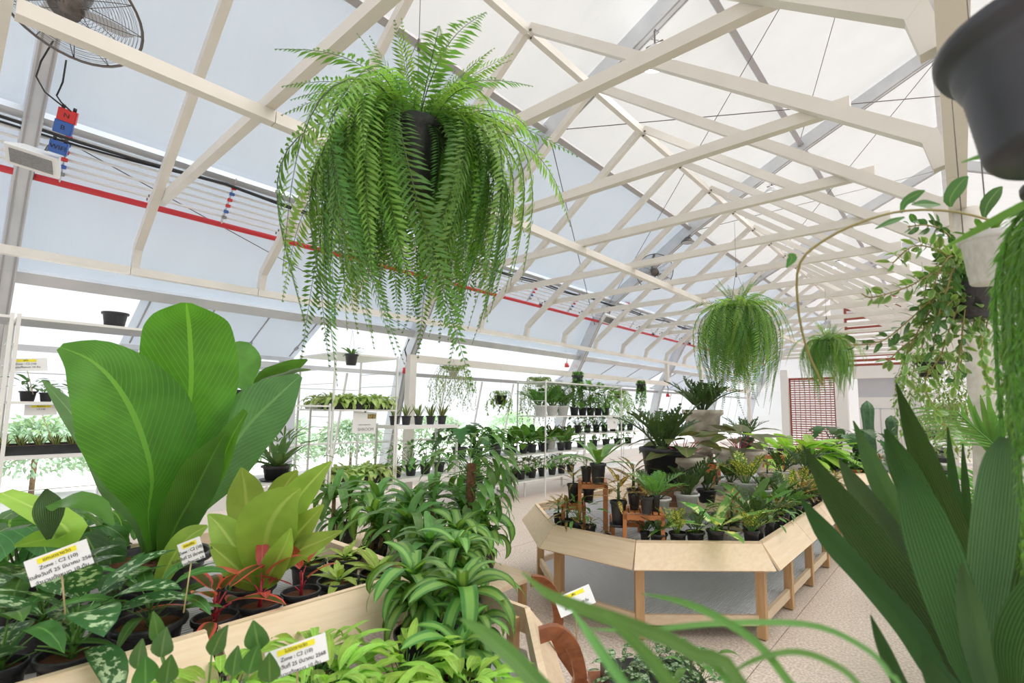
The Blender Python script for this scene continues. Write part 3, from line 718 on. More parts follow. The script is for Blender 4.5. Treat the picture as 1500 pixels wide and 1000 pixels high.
# ================================================================ RED PIPE, CONDUITS
b = B(); b.tube([(-7.25, -4, 3.96), (-7.28, 8, 3.94), (-7.32, 26, 3.90)], .036, 10); t = tag(b.build('sprinkler_pipe', [M['red']]), 'long red pipe running along the left side under the membrane', 'pipe')
for y in np.arange(.4, 25, 2.75):
    b = B(); b.tube([(-7.26, y, 3.96), (-7.26, y + .03, 3.96)], .046, 10); b.tube([(-7.26, y + .015, 3.98), (-7.4, y + .015, 4.25)], .006, 5); b.build('hanger', [M['steel']], t)
t = thing('conduit_run', (-6.95, 0, 4.35), 'bundle of parallel pale conduits along the left purlin above the red pipe', 'conduit')
for j in range(6):
    x = -6.86 - .075 * j * .72; z = 4.34 - .062 * j
    b = B(); b.tube([(x, -4, z), (x - .03, 10, z - .02), (x - .1, 26, z - .06)], .014, 6); b.build('conduit', [M['pvc']], t)
cols_ = ['redb', 'blueb', 'redb', 'redb', 'blueb', 'greym']
for y in [.62] + [2.15 + 1.5 * q for q in range(13)]:
    b = B(); b.beam((-6.80, y, 4.44), (-7.22, y, 3.96), .045, .012, up=(0, 1, 0)); r_ = b.build('strut_channel', [M['alu']], t)
    for j in range(6):
        x = -6.86 - .075 * j * .72; z = 4.34 - .062 * j
        if y < 12: B().box((x + .005, y, z - .02), (.03, .05, .034)).build('clip', [M[cols_[j]]], r_)
b = B(); pts = []
for i in range(60):
    y = -2 + i * .45; pts.append((-6.83 + .02 * math.sin(i * .9), y, 4.33 - .035 * abs(math.sin(i * .7))))
b.tube(pts, .016, 6); b.tube([(p[0] - .03, p[1], p[2] - .04 * math.sin(i * .35) ** 2) for i, p in enumerate(pts)], .012, 5)
tag(b.build('black_cable', [M['rubber']]), 'black power cable sagging along the left conduits', 'cable')
# big junction boxes beside the speaker
def jbox(u, v, x, w, h, mat, txt, label, grp=None):
    p = onx(u, v, x); t = thing('junction_box', p, label, 'box', grp)
    n = Vector((.8, -.25, -.55)).normalized(); up = Vector((.45, .2, .87)); m_ = frame_mtx((0, 0, 0), Vector((0, 1, 0)) - n * n.y, up)
    rot = m_.to_3x3(); b = B(); b.box((0, 0, 0), (w, h, .06), rot); b.box(rot @ Vector((0, 0, .032)), (w * .9, h * .88, .012), rot); link('box_body', b.mesh('box_body', [M[mat]]), t)
    if txt: text(txt, h * .5, M['ink'], t, m_ @ Matrix.Translation((0, 0, .041)))
    b = B()
    for sx in (-.3, .3): b.tube([rot @ Vector((sx * w, h * .5, 0)), rot @ Vector((sx * w, h * .5 + .035, 0))], .014, 8)
    link('gland', b.mesh('gland', [M['rubber']]), t)
jbox(99, 170, -6.3, .135, .115, 'redb', 'N', 'red electrical box marked N above a blue one'); jbox(93, 187, -6.35, .13, .12, 'blueb', 'B', 'blue electrical box directly below the red N box')
jbox(86, 216, -6.4, .13, .115, 'blueb', 'WIFI', 'blue electrical box marked WIFI on the lowest conduit')
jbox(918, 446, -7.0, .15, .13, 'redb', '', 'red electrical box over the second speaker'); jbox(914, 452, -7.0, .15, .12, 'blueb', '', 'blue electrical box over the second speaker')
# speakers
def speaker(p, s, label):
    t = thing('wall_speaker', p, label, 'speaker')
    n = Vector((.55, -.45, -.70)).normalized(); xd = Vector((.45, .9, -.22)); xd = (xd - n * n.dot(xd)).normalized(); m_ = frame_mtx((0, 0, 0), xd, n.cross(xd)); r = m_.to_3x3()
    b = B(); w, h, d = .30 * s, .15 * s, .16 * s
    f = [Vector((x * w, y * h, 0)) for x, y in ((-1, -1), (1, -1), (1, 1), (-1, 1))]; k_ = [Vector((x * w * .7, y * h * .6, -d * 1.6)) for x, y in ((-1, -1), (1, -1), (1, 1), (-1, 1))]
    m2 = [Vector((x * w, y * h, -d * .3)) for x, y in ((-1, -1), (1, -1), (1, 1), (-1, 1))]
    b.add([r @ p_ for p_ in f + m2 + k_], [(0, 1, 2, 3), (4, 5, 1, 0), (5, 6, 2, 1), (6, 7, 3, 2), (7, 4, 0, 3), (8, 9, 5, 4), (9, 10, 6, 5), (10, 11, 7, 6), (11, 8, 4, 7), (11, 10, 9, 8)])
    link('speaker_body', b.mesh('speaker_body', [M['white_paint']]), t)
    link('grille', B().box(r @ Vector((0, 0, .004)), (w * 1.6, h * 1.35, .012), r).mesh('grille', [M['greym']]), t)
    b = B(); b.tube([r @ Vector((0, 0, -d * 1.6)), r @ Vector((0, .1 * s, -d * 1.6 - .16 * s))], .02 * s, 8); link('bracket', b.mesh('bracket', [M['steel']]), t)
speaker(onx(46, 236, -6.55), .66, 'white box speaker with grey grille beside the blue WIFI box'); speaker(onx(895, 470, -6.55), .75, 'smaller white box speaker on the second arch above the red pipe')
# fans
def fan(c, rad, n, label, tilt=0):
    t = thing('wall_fan', c, label, 'fan'); n = Vector(n).normalized(); xd = n.cross(Vector((0, 0, 1))).normalized(); m_ = frame_mtx((0, 0, 0), xd, n.cross(xd)); r = m_.to_3x3(); T = lambda x, y, z: r @ Vector((x, y, z))
    def ring(rr_, z, th, nn=40, nt=6): return [T(rr_ * math.cos(a), rr_ * math.sin(a), z) for a in np.linspace(0, 2 * PI, nn + 1)], th
    for nm, rr_, z, th in (('outer_ring', rad, 0, .011), ):
        b = B(); p, q = ring(rr_, z, th); b.tube(p, q, 6, cap=False); link(nm, b.mesh(nm, [M['steel']]), t)
    b = B()
    for sd2 in (1, -1):
        for i in range(16):
            rr_ = rad * (.22 + .76 * i / 16); z = sd2 * .07 * (1 - (rr_ / rad) ** 2.2); p, q = ring(rr_, z, .0016, 36); b.tube(p, q, 3, cap=False)
    link('guard_wires', b.mesh('guard_wires', [M['steel']]), t, kind='stuff')
    b = B()
    for i in range(12):
        a = i * PI / 6 + .1
        for sd2 in (1, -1): b.tube([T(rr_ * math.cos(a), rr_ * math.sin(a), sd2 * .07 * (1 - (rr_ / rad) ** 2.2)) for rr_ in np.linspace(.1 * rad, rad, 6)], .0035, 4)
    link('guard_spokes', b.mesh('guard_spokes', [M['steel']]), t)
    b = B(); b.tube([T(0, 0, .07), T(0, 0, -.20)], [rad * .22, rad * .2], 16); link('motor', b.mesh('motor', [M['steel']]), t)
    for i in range(3):
        bb = B(); a = i * 2 * PI / 3 + .5; xf = m_ @ Matrix.Rotation(a, 4, 'Z') @ Matrix.Rotation(.4, 4, 'X'); leaf_into(bb, rad * .78, rad * .42, 'paddle', 5, .1, .05, 0, x0=rad * .1, xf=xf); link('blade', bb.mesh('blade', [M['alu']]), t)
    b = B(); b.tube([T(0, 0, -.18), T(0, -rad * .4, -.24), T(0, -rad * .85, -.28)], .03, 8); b.box(T(0, -rad * .5, -.2), (.08, .2, .1), r); link('arm', b.mesh('arm', [M['steel']]), t)
    return t
c1 = atd(100, 6, 3.95); fan(c1, .48, (.35, -.3, -.9), 'large round fan with wire guard at the top left')
b = B(); b.tube([c1 + Vector((-.25, .1, .12)), (-6.4, .35, 5.0)], .03, 8); tag(b.build('fan_bracket', [M['steel']]), 'dark arm carrying the large fan from the nearest arch', 'bracket')
c2 = onx(959, 398, -5.3); fan(c2, .42, (.5, -.75, -.5), 'smaller round fan on the second arch above the boxes')
b = B(); p = [atd(x, y, 4.3) for x, y in ((78, 60), (60, 90), (53, 112), (66, 135), (95, 158))]; b.tube(p, .007, 5); p = [atd(x, y, 4.3) for x, y in ((97, 88), (92, 120), (83, 140), (90, 150), (104, 163))]; b.tube(p, .007, 5)
tag(b.build('fan_cable', [M['rubber']]), 'thin dark cables hanging from the large fan to the red box', 'cable')
# floodlights
def flood(p, label, on=True, s=1.0):
    t = thing('flood_light', p, label, 'light')
    b = B(); b.beam((0, 0, 0), (0, 0, -.12 * s), .02, .02); b.box((0, 0, -.13 * s), (.16 * s, .03, .02)); b.tube([(0, 0, .02), (.06, 0, -.05), (-.05, 0, -.1), (.05, 0, -.16)], .006, 5); link('bracket', b.mesh('bracket', [M['steel']]), t)
    b = B(); b.lathe([(.05 * s, .0), (.11 * s, -.06 * s), (.15 * s, -.10 * s), (.15 * s, -.13 * s)], 20, (0, 0, -.16 * s)); link('housing', b.mesh('housing', [M['alu'] if on else M['steel']]), t)
    b = B(); b.lathe([(0.001, -.131 * s), (.14 * s, -.131 * s)], 20, (0, 0, -.16 * s)); link('lens', b.mesh('lens', [M['lamp'] if on else M['alu_dark']]), t)
flood(ony(959, 45, 5.6) , 'bright floodlight hanging near the ridge above the cream rafters', True, 1.5); flood(ony(1130, 262, 11.1), 'wired floodlight hanging from the second arch', True, 1.2)
flood(ony(1228, 375, 16.5), 'small bright floodlight far down the roof', True, 1.1); flood(ony(1007, 338, 11.1), 'dark unlit spotlight hanging above the fan', False, 1.0)
# bracing cables
for i, (p, q, r) in enumerate((((-4.7, 5.8, 5.95), (4.7, 11.1, 5.9), .007), ((-2.3, 11.1, 7.1), (-.1, 5.8, 8.0), .007), ((0, 5.8, 8.0), (-7.3, 11.1, 3.9), .006), ((-4.7, 5.8, 5.85), (-7.4, 11.1, 3.85), .008), ((-7.0, .4, 4.4), (-7.9, 5.8, 3.0), .006), ((-4.7, 11.2, 5.85), (0, 16.5, 8.0), .007), ((-4.7, 16.5, 5.85), (0, 11.2, 8.0), .007))):
    tag(B().tube([p, q], r, 5).build('bracing_cable', [M['steel'] if i != 1 else M['brown']]), ['thin cable rising from the big fern side to the second purlin', 'pale twine crossing near the roof ridge', 'thin cable running down from the ridge behind the cream rafters', 'dark cable with turnbuckle dropping behind the fan', 'thin cable crossing the nearest left bay below the conduits', 'cable in the third roof bay rising to the ridge', 'cable in the third roof bay falling from the ridge'][i], 'cable')
# shower-like red reels on the arches
for (u, v, y, lab) in ((594, 543, 5.7, 'red hose nozzle clipped to the arch behind the big fern'), (830, 535, 11.0, 'red nozzle on the second arch behind the ivy'), (978, 579, 16.4, 'red nozzle on the third arch')):
    p = ony(u, v, y - .12); t = thing('hose_nozzle', p, lab, 'nozzle'); b = B(); b.tube([(0, 0, .06), (0, 0, -.05)], [.05, .06], 12); b.tube([(0, 0, 0), (.07, 0, -.03)], .03, 8); link('nozzle_head', b.mesh('nozzle_head', [M['red']]), t)
    b = B(); b.tube([(0, 0, .05), (.03, .0, .25), (-.05, 0, .4), (.05, .02, .6)], .014, 6); link('hose', b.mesh('hose', [M['rubber']]), t)
# ================================================================ END BUILDING
eb = empty('wall_back', 'white and red-brown end building')
def ebx(x0, x1, z0, z1, mat, y=24.0, d=.1, name='wall_panel'): return B().box(((x0 + x1) / 2, y, (z0 + z1) / 2), (x1 - x0, d, z1 - z0)).build(name, [M[mat]], eb)
wp = M['white_paint']
ebx(-3.2, -1.75, 0, 2.2, 'white_paint'); ebx(-3.2, -1.75, 2.2, 2.95, 'greydoor', 24.02); ebx(-3.35, -1.4, 2.95, 3.45, 'white_paint', 23.95, .3)
ebx(-2.5, -2.47, 0, 1.75, 'greydoor', 23.94, .02, 'door_joint'); ebx(-3.2, -1.75, 1.73, 1.76, 'greydoor', 23.94, .02, 'door_joint')
for x in (-3.75, -1.35): ebx(x - .22, x + .22, 0, 6.4, 'white_paint', 23.8, .35, 'pillar')
ebx(-9, -5.95, 0, 2.5, 'clear', 24.2, .02, 'clear_panel')
ebx(-6.05, -5.75, 0, 3.4, 'white_paint', 23.8, .3, 'pillar')
for (x0, x1, z0, z1, nm) in ((-5.75, -4.0, .1, 3.0, 'lattice'), (-3.5, -1.6, 3.5, 6.2, 'louvre')):
    fm = B(); 
    for x in (x0, x1): fm.box((x, 23.9, (z0 + z1) / 2), (.10, .08, z1 - z0))
    for z in (z0, z1): fm.box(((x0 + x1) / 2, 23.9, z), (x1 - x0, .08, .10))
    f_ = fm.build('screen_frame', [M['rust']], eb)
    nz_ = 30 if nm == 'lattice' else 14
    for i in range(1, nz_): B().box(((x0 + x1) / 2, 23.92, z0 + (z1 - z0) * i / nz_), (x1 - x0 - .1, .05, .03 if nm == 'lattice' else .09), Matrix.Rotation(.4, 3, 'X')).build('slat', [M['rust']], f_)
    if nm == 'lattice':
        for i in range(1, 9): B().box((x0 + (x1 - x0) * i / 9, 23.97, (z0 + z1) / 2), (.022, .03, z1 - z0 - .1)).build('slat', [M['rust']], f_)
ebx(-1.1, 9, 0, .3, 'white_paint', 24.2); ebx(-9, -5.9, 0, .15, 'white_paint', 24.2)
# gable infill boards above the end building (white slatted gable)
for i in range(16):
    z = 3.2 + i * .27; hw = min(7.8, (8.3 - z) / .44)
    if z < 6.6: ebx(-1.1, min(hw, 6), z, z + .2, 'white_paint', 24.3, .05, 'board')
panel_b = B().add([(-9.2, 27.3, 0), (9.2, 27.3, 0), (9.2, 27.3, 3), (0, 27.3, 8.3), (-9.2, 27.3, 3)], [(0, 1, 2, 3, 4)]); panel_b.build('gable_membrane', [M['fab_w']], eb)
pf = B().add([(-9.2, -5, 0), (9.2, -5, 0), (9.2, -5, 3), (0, -5, 8.3), (-9.2, -5, 3)], [(0, 1, 2, 3, 4)]).build('wall_front', [M['fab_w']]); struct(pf)
# far white racks on the shelf side
def rack(x0, x1, y0, y1, zs, label, grp=None, h=None, mat='white_paint', pr=.018, name='shelf_rack', bd=.022, slat=False, topslat=False):
    t = thing(name, ((x0 + x1) / 2, (y0 + y1) / 2, 0), label, 'shelf', grp); h = h or max(zs) + .02
    for x in (x0, x1):
        for y in (y0, y1): B().beam((x, y, 0), (x, y, h), pr * 1.4, pr * 1.4, up=(1, 0, 0)).build('post', [M[mat]], t)
    for z in zs:
        br_ = B().box(((x0 + x1) / 2, (y0 + y1) / 2, z - bd / 2), (x1 - x0 + .02, y1 - y0 + .02, bd)).build('shelf_board', [M[mat]], t)
        if topslat and z == max(zs):
            for q in range(12): B().box((x0 + (x1 - x0) * (q + .5) / 12, (y0 + y1) / 2, z - bd - .004), (.012, y1 - y0, .008)).build('slat', [M['greydoor']], br_)
    for x in (x0,):
        for z in (h * .35, h * .8): B().beam((x, y0, z), (x, y1, z), .008, .008).build('brace', [M[mat]], t)
    for y in (y0, y1):
        for z in (h * .82, h * .9): B().beam((x0, y, z), (x1, y, z), .008, .008).build('brace', [M[mat]], t)
    return t
for k, (x0, y0) in enumerate(((-.75, 11.0), (-.75, 13.2))):
    rack(x0, x0 + .6, y0, y0 + 1.6, (.35, .75, 1.15, 1.55, 1.95), ['tall white rack of black trays behind the palm', 'second tall white rack of trays deeper in, behind the first'][k], None, pr=.04)
    for z in (.35, .75, 1.15):
        t = thing('seed_tray', (x0 + .3, y0 + .8, z), ['black seedling tray on the ' + {.35: 'lowest', .75: 'second', 1.15: 'third'}[z] + ' board of the ' + w for w in ('white rack behind the palm', 'deeper white rack')][k], 'tray', 'trays on the white racks')
        b = B(); b.box((0, 0, .04), (.5, 1.3, .08)); link('tray_body', b.mesh('tray_body', [M['black']]), t); leaves(t, 'bushy', .25, .07, nxt(), False)
# white stair-like rails far right
t = thing('white_staircase', (.9, 20, 0), 'white open staircase beyond the racks on the shelf side', 'staircase')
for i in range(9): B().box((-.1 + .0 * i, 16.5 + i * .45, .35 + i * .34), (1.7, .32, .07)).build('tread', [M['white_paint']], t)
for x in (-.95, .78):
    B().beam((x, 16.3, .15), (x, 20.4, 3.3), .06, .2).build('stringer', [M['white_paint']], t)
    for i in range(6): B().beam((x, 16.5 + i * .75, .35 + i * .57), (x, 16.5 + i * .75, 1.3 + i * .57), .05, .05, up=(1, 0, 0)).build('baluster', [M['white_paint']], t)
# ================================================================ WOODEN BENCHES
def bench(poly, zr, label, lips, name='plant_bench', legs=None, lipw=.12, lipd=.15, deck=.06, lower=True, splits=None, rails=True):
    """poly: rim corners counter-clockwise; lips: which sides carry a sloping panel"""
    n = len(poly); P = [Vector((x, y, 0)) for x, y in poly]; cx = sum(p.x for p in P) / n; cy = sum(p.y for p in P) / n
    t = thing(name, (cx, cy, 0), label, 'bench'); ctr = Vector((cx, cy, 0))
    for i in range(n):
        a, c = P[i], P[(i + 1) % n]; d = (c - a).normalized(); nr = Vector((d.y, -d.x, 0))
        if nr.dot((a + c) / 2 - ctr) < 0: nr = -nr
        ln = (c - a).length; k = max(1, round(ln / (splits or 99)))
        for q in range(k):
            p0 = a + d * (ln * q / k + .003); p1 = a + d * (ln * (q + 1) / k - .003)
            bx_ = (p0 + p1) / 2
            mt = M['birch'] if abs(d.y) > .6 else M['birchx']
            B().beam(p0 + Vector((0, 0, zr - .055)), p1 + Vector((0, 0, zr - .055)), .018, .11).build('rim_board', [mt], t)
            if i in lips:
                ti = math.tan(math.radians(22)); e = lipw * .35
                top = [p0 + nr * -.012 + Vector((0, 0, zr + .006)), p1 + nr * -.012 + Vector((0, 0, zr + .006))]
                up = Vector((0, 0, 1)); bo = [p1 + nr * lipw + d * (e if q == k - 1 else 0) + up * (zr - lipd), p0 + nr * lipw - d * (e if q == 0 else 0) + up * (zr - lipd)]
                dn = (nr * lipd + up * lipw).normalized() * .016
                tv = top + bo; vs = [v for v in tv] + [v + dn for v in tv]
                B().add(vs, [(0, 1, 2, 3), (7, 6, 5, 4), (0, 4, 5, 1), (1, 5, 6, 2), (2, 6, 7, 3), (3, 7, 4, 0)]).build('lip_panel', [mt], t)
                B().beam(p0 - nr * .006 + up * (zr + .012), p1 - nr * .006 + up * (zr + .012), .03, .014).build('edge_strip', [mt], t)
    ins = lambda m_: [(ctr + (p - ctr) * m_) for p in P]
    q = ins(.985); gb = B()
    def span(axis, val):
        out = []
        for i in range(n):
            a, c = q[i], q[(i + 1) % n]; a0, c0, a1, c1 = (a.x, c.x, a.y, c.y) if axis == 0 else (a.y, c.y, a.x, c.x)
            if (a0 - val) * (c0 - val) < 0: out.append(a1 + (c1 - a1) * (val - a0) / (c0 - a0))
        return (min(out), max(out)) if len(out) >= 2 else None
    v_ = min(p.x for p in q) + .01
    while v_ < max(p.x for p in q):
        s2_ = span(0, v_)
        if s2_: gb.beam((v_, s2_[0], zr - deck - .006), (v_, s2_[1], zr - deck - .006), .009, .012)
        v_ += .032
    v_ = min(p.y for p in q) + .02
    while v_ < max(p.y for p in q):
        s2_ = span(1, v_)
        if s2_: gb.beam((s2_[0], v_, zr - deck - .016), (s2_[1], v_, zr - deck - .016), .009, .010)
        v_ += .07
    gb.build('deck_grid', [M['mesh']], t, kind='stuff')
    for i in range(n): B().beam(q[i] + Vector((0, 0, zr - deck - .04)), q[(i + 1) % n] + Vector((0, 0, zr - deck - .04)), .02, .03).build('deck_rail', [M['birch']], t)
    if lower:
        q = ins(.96); B().prism([(p.x, p.y) for p in q], .105, .115).build('lower_shelf', [M['poly']], t)
        x0, x1 = min(p.x for p in q), max(p.x for p in q); y0, y1 = min(p.y for p in q), max(p.y for p in q); b = B()
        x = x0
        while x < x1:
            ys_ = []
            for i in range(n):
                a, c = q[i], q[(i + 1) % n]
                if (a.x - x) * (c.x - x) < 0: ys_.append(a.y + (c.y - a.y) * (x - a.x) / (c.x - a.x))
            if len(ys_) >= 2: b.beam((x, min(ys_), .118), (x, max(ys_), .118), .007, .008)
            x += .016
        b.build('corrugation', [M['poly']], t, kind='stuff')
    ps = [p for p in ins(.975)]
    lp = []
    for i in range(n):
        a, c = ps[i], ps[(i + 1) % n]; ln = (c - a).length; k = max(1, round(ln / .79)); k = 1 if ln < 1.1 else k
        for j in range(k): lp.append((a.lerp(c, j / k), math.atan2((c - a).y, (c - a).x)))
        if rails:
            B().beam((a.x, a.y, .13), (c.x, c.y, .13), .03, .07).build('bottom_rail', [M['birch'] if abs(c.y - a.y) > abs(c.x - a.x) else M['birchx']], t)
    for p, an in lp:
        B().box((p.x, p.y, (zr - .02) / 2), (.062, .062, zr - .04), Matrix.Rotation(an, 3, 'Z')).build('leg', [M['legwood']], t)
    return t
Z1 = .66; ZD = .60
BP = [(-1.83, 3.26), (-1.15, 3.84), (-1.15, 7.55), (-1.75, 8.1), (-2.66, 8.1), (-3.26, 7.55), (-3.26, 3.85), (-2.56, 3.25)]
bench(BP, Z1, 'large octagonal pale wooden plant bench in the middle of the hall', [0, 1, 2, 3, 5, 6, 7], splits=.92)
IP = [(-2.02, 4.75), (-1.78, 5.15), (-1.78, 7.4), (-2.05, 7.65), (-2.65, 7.65), (-2.85, 7.4), (-2.85, 4.75), (-2.65, 4.6)]
# inner raised tier stands on the deck
ti = bench([(x, y) for x, y in IP], .80, 'raised wooden inner tier standing on the octagonal bench', [0, 1, 6, 7], name='bench_riser', lipw=.12, lipd=.15, deck=.04, lower=False, rails=False, splits=1.4)
for o in [o for o in bpy.data.objects if o.parent is ti and o.name.startswith('leg')]:
    bpy.data.objects.remove(o)
for x, y in IP: B().box((x * .96 + -2.3 * .04, y * .96 + 6.1 * .04, (ZD + .76) / 2), (.06, .06, .76 - ZD)).build('leg', [M['legwood']], ti)
ZT = .76
B2 = [(-1.5, 9.25), (-.90, 9.85), (-.90, 13.4), (-1.5, 14.0), (-2.6, 14.0), (-3.2, 13.4), (-3.2, 9.85), (-2.6, 9.25)]
bench(B2, .62, 'second octagonal wooden bench farther down the hall', [0, 1, 2, 3, 6, 7])
# near-left display table
T1 = [(-2.46, -.6), (-2.46, .82), (-2.46, 1.88), (-4.35, 1.88), (-4.35, -.6)]
t1 = thing('display_table', (-3.4, .6, 0), 'long pale wooden display table crowded with aglaonemas and the giant-leaf plant', 'table')
def lip(t, p0, p1, nr, zr, w, d, mt, e0=0, e1=0):
    p0, p1, nr = Vector(p0), Vector(p1), Vector(nr); dd = (p1 - p0).normalized(); up = Vector((0, 0, 1))
    tv = [p0 + up * zr, p1 + up * zr, p1 + nr * w + dd * e1 - up * (d - zr), p0 + nr * w - dd * e0 - up * (d - zr)]; dn = (nr * d + up * w).normalized() * .016
    B().add(tv + [v + dn for v in tv], [(0, 1, 2, 3), (7, 6, 5, 4), (0, 4, 5, 1), (1, 5, 6, 2), (2, 6, 7, 3), (3, 7, 4, 0)]).build('lip_panel', [mt], t)
    B().beam(p0 + up * (zr + .008), p1 + up * (zr + .008), .03, .014).build('edge_strip', [mt], t)
for (y0, y1) in ((-.6, .795), (.845, 1.87)):
    lip(t1, (-2.46, y0, 0), (-2.46, y1, 0), (1, 0, 0), .66, .15, .17, M['birch'], 0, .02)
    B().beam((-2.475, y0, .60), (-2.475, y1, .60), .018, .11).build('rim_board', [M['birch']], t1)
B().beam((-2.47, 1.88, .60), (-4.35, 1.88, .60), .018, .13).build('rim_board', [M['birchx']], t1); B().beam((-2.47, 1.85, .665), (-4.35, 1.85, .665), .05, .014).build('edge_strip', [M['birchx']], t1)
B().beam((-4.35, 1.88, .60), (-4.35, -.6, .60), .018, .13).build('rim_board', [M['birch']], t1)
B().beam((-2.47, -.6, .60), (-4.35, -.6, .60), .018, .13).build('rim_board', [M['birchx']], t1)
gb = B()
for i in range(60): gb.box((-2.5 - i * .031, .64, .455), (.008, 2.44, .012))
for i in range(24): gb.box((-3.41, -.55 + i * .105, .446), (1.86, .010, .010))
gb.build('mesh_deck', [M['mesh']], t1, kind='stuff')
for x in (-2.52, -3.4, -4.3):
    for y in (-.5, .82, 1.83): B().box((x, y, .22), (.06, .06, .44)).build('leg', [M['legwood']], t1)
B().beam((-2.52, -.5, .14), (-2.52, 1.83, .14), .03, .07).build('bottom_rail', [M['birch']], t1)
# low planter bench with the lime plants, chamfered corner
t3 = thing('planter_bench', (-1.9, 1.1, 0), 'low wooden planter bench with chamfered corner holding lime plants and dracaenas', 'bench')
Q3 = [(-2.26, -.2), (-1.18, -.2), (-1.18, 1.50), (-1.90, 2.18), (-2.9, 2.18), (-2.9, 1.98), (-2.26, 1.98)]
B().prism(Q3, .27, .29).build('deck', [M['mesh']], t3)
for a, c in ((Q3[1], Q3[2]), (Q3[2], Q3[3]), (Q3[3], Q3[4])):
    mt = M['birch']; B().beam((a[0], a[1], .44), (c[0], c[1], .44), .02, .12).build('rim_board', [mt], t3)
    d = Vector((c[0] - a[0], c[1] - a[1], 0)).normalized(); nr = Vector((d.y, -d.x, 0)); lip(t3, (a[0], a[1], 0), (c[0], c[1], 0), nr, .50, .12, .15, mt, .03, .03)
for x, y in ((-1.24, -.1), (-1.24, 1.45), (-1.93, 2.1), (-2.2, -.1), (-2.2, 1.9), (-2.85, 2.1)): B().box((x, y, .135), (.06, .06, .27)).build('leg', [M['legwood']], t3)
for x, y in ((-1.24, 1.45), (-1.93, 2.1)): B().box((x, y, .38), (.05, .05, .2)).build('corner_post', [M['legwood']], t3)
# ================================================================ CARDS
def card(p, w, h, xd, nrm, lines, label, hl=None, stick=None, name='plant_sign', sizes=None):
    t = thing(name, p, label, 'sign'); xd = Vector(xd).normalized(); n = Vector(nrm).normalized(); yd = n.cross(xd).normalized(); m_ = frame_mtx((0, 0, 0), xd, yd); r = m_.to_3x3()
    link('card', B().box((0, 0, 0), (w, h, .0015), r).mesh('card', [M['card']]), t)
    k = len(lines)
    for i, s in enumerate(lines):
        y = h * (.32 - .26 * i); 
        if i == 0 and hl: link('highlight', B().box(r @ Vector((0, y, .0014)), (w * hl, h * .2, .0006), r).mesh('highlight', [M['hili']]), t)
        if s: text(s, (sizes[i] if sizes else (.19 if i else .17)) * h, M['ink'], t, m_ @ Matrix.Translation((0, y, .0022)), align='CENTER')
    if stick:
        e = Vector(stick) - Vector(p); link('stick', B().tube([yd * (-h * .1) - n * .004, e], .0028, 6).mesh('stick', [M['stick']]), t)
    return t
TH = ['Zone : C2 (10)', 'จัดส่งวันที่ 25 มีนาคม 2568', 'จำนวนทั้งหมด 10 ต้น']
def cardpx(u0, v0, u1, v1, dep0, dep1, hpx, lines, label, hl=.62, stick=None, lean=0.0):
    """bottom-left and bottom-right corner pixels, height px"""
    a = atd(u0, v0, dep0); c = atd(u1, v1, dep1); xd = (c - a); w = xd.length; xd.normalize(); dm = (dep0 + dep1) / 2; h = hpx * dm / FP
    mid = (a + c) / 2; tc_ = (Vector((0, 0, HH)) - mid).normalized(); n = (tc_ - xd * tc_.dot(xd)).normalized(); n = Matrix.Rotation(lean, 3, xd) @ n; yd = n.cross(xd)
    return card(mid + yd * h / 2, w, h, xd, n, lines, label, hl, stick)
cardpx(46, 860, 138, 824, 1.62, 1.70, 38, ['แคนดรายวัด'] + TH, 'white plant sign with yellow title standing behind the silver aglaonema', stick=atd(96, 900, 1.7))
cardpx(268, 829, 301, 816, 1.95, 1.95, 32, ['ออมเงิน'] + TH, 'small white sign on a bamboo stick in front of the giant-leaf pot', stick=atd(269, 897, 1.95))
cardpx(392, 999, 482, 966, 1.42, 1.48, 38, ['ไม่มีตรายวัด'] + TH, 'white plant sign with yellow title stuck among the lime plants', stick=atd(434, 1040, 1.5))
# ================================================================ NEAR-LEFT TABLE PLANTS
ZT1 = .462
def tp(u, v, w, ph, key, size, label, group=None, sep=True, pot='black', n=None, cat='potted plant', zt=ZT1):
    p, r = pot_at(u, v, w, zt, ph); return plant(p, key, size, label, group, pot, r, ph, sep, n, cat=cat)
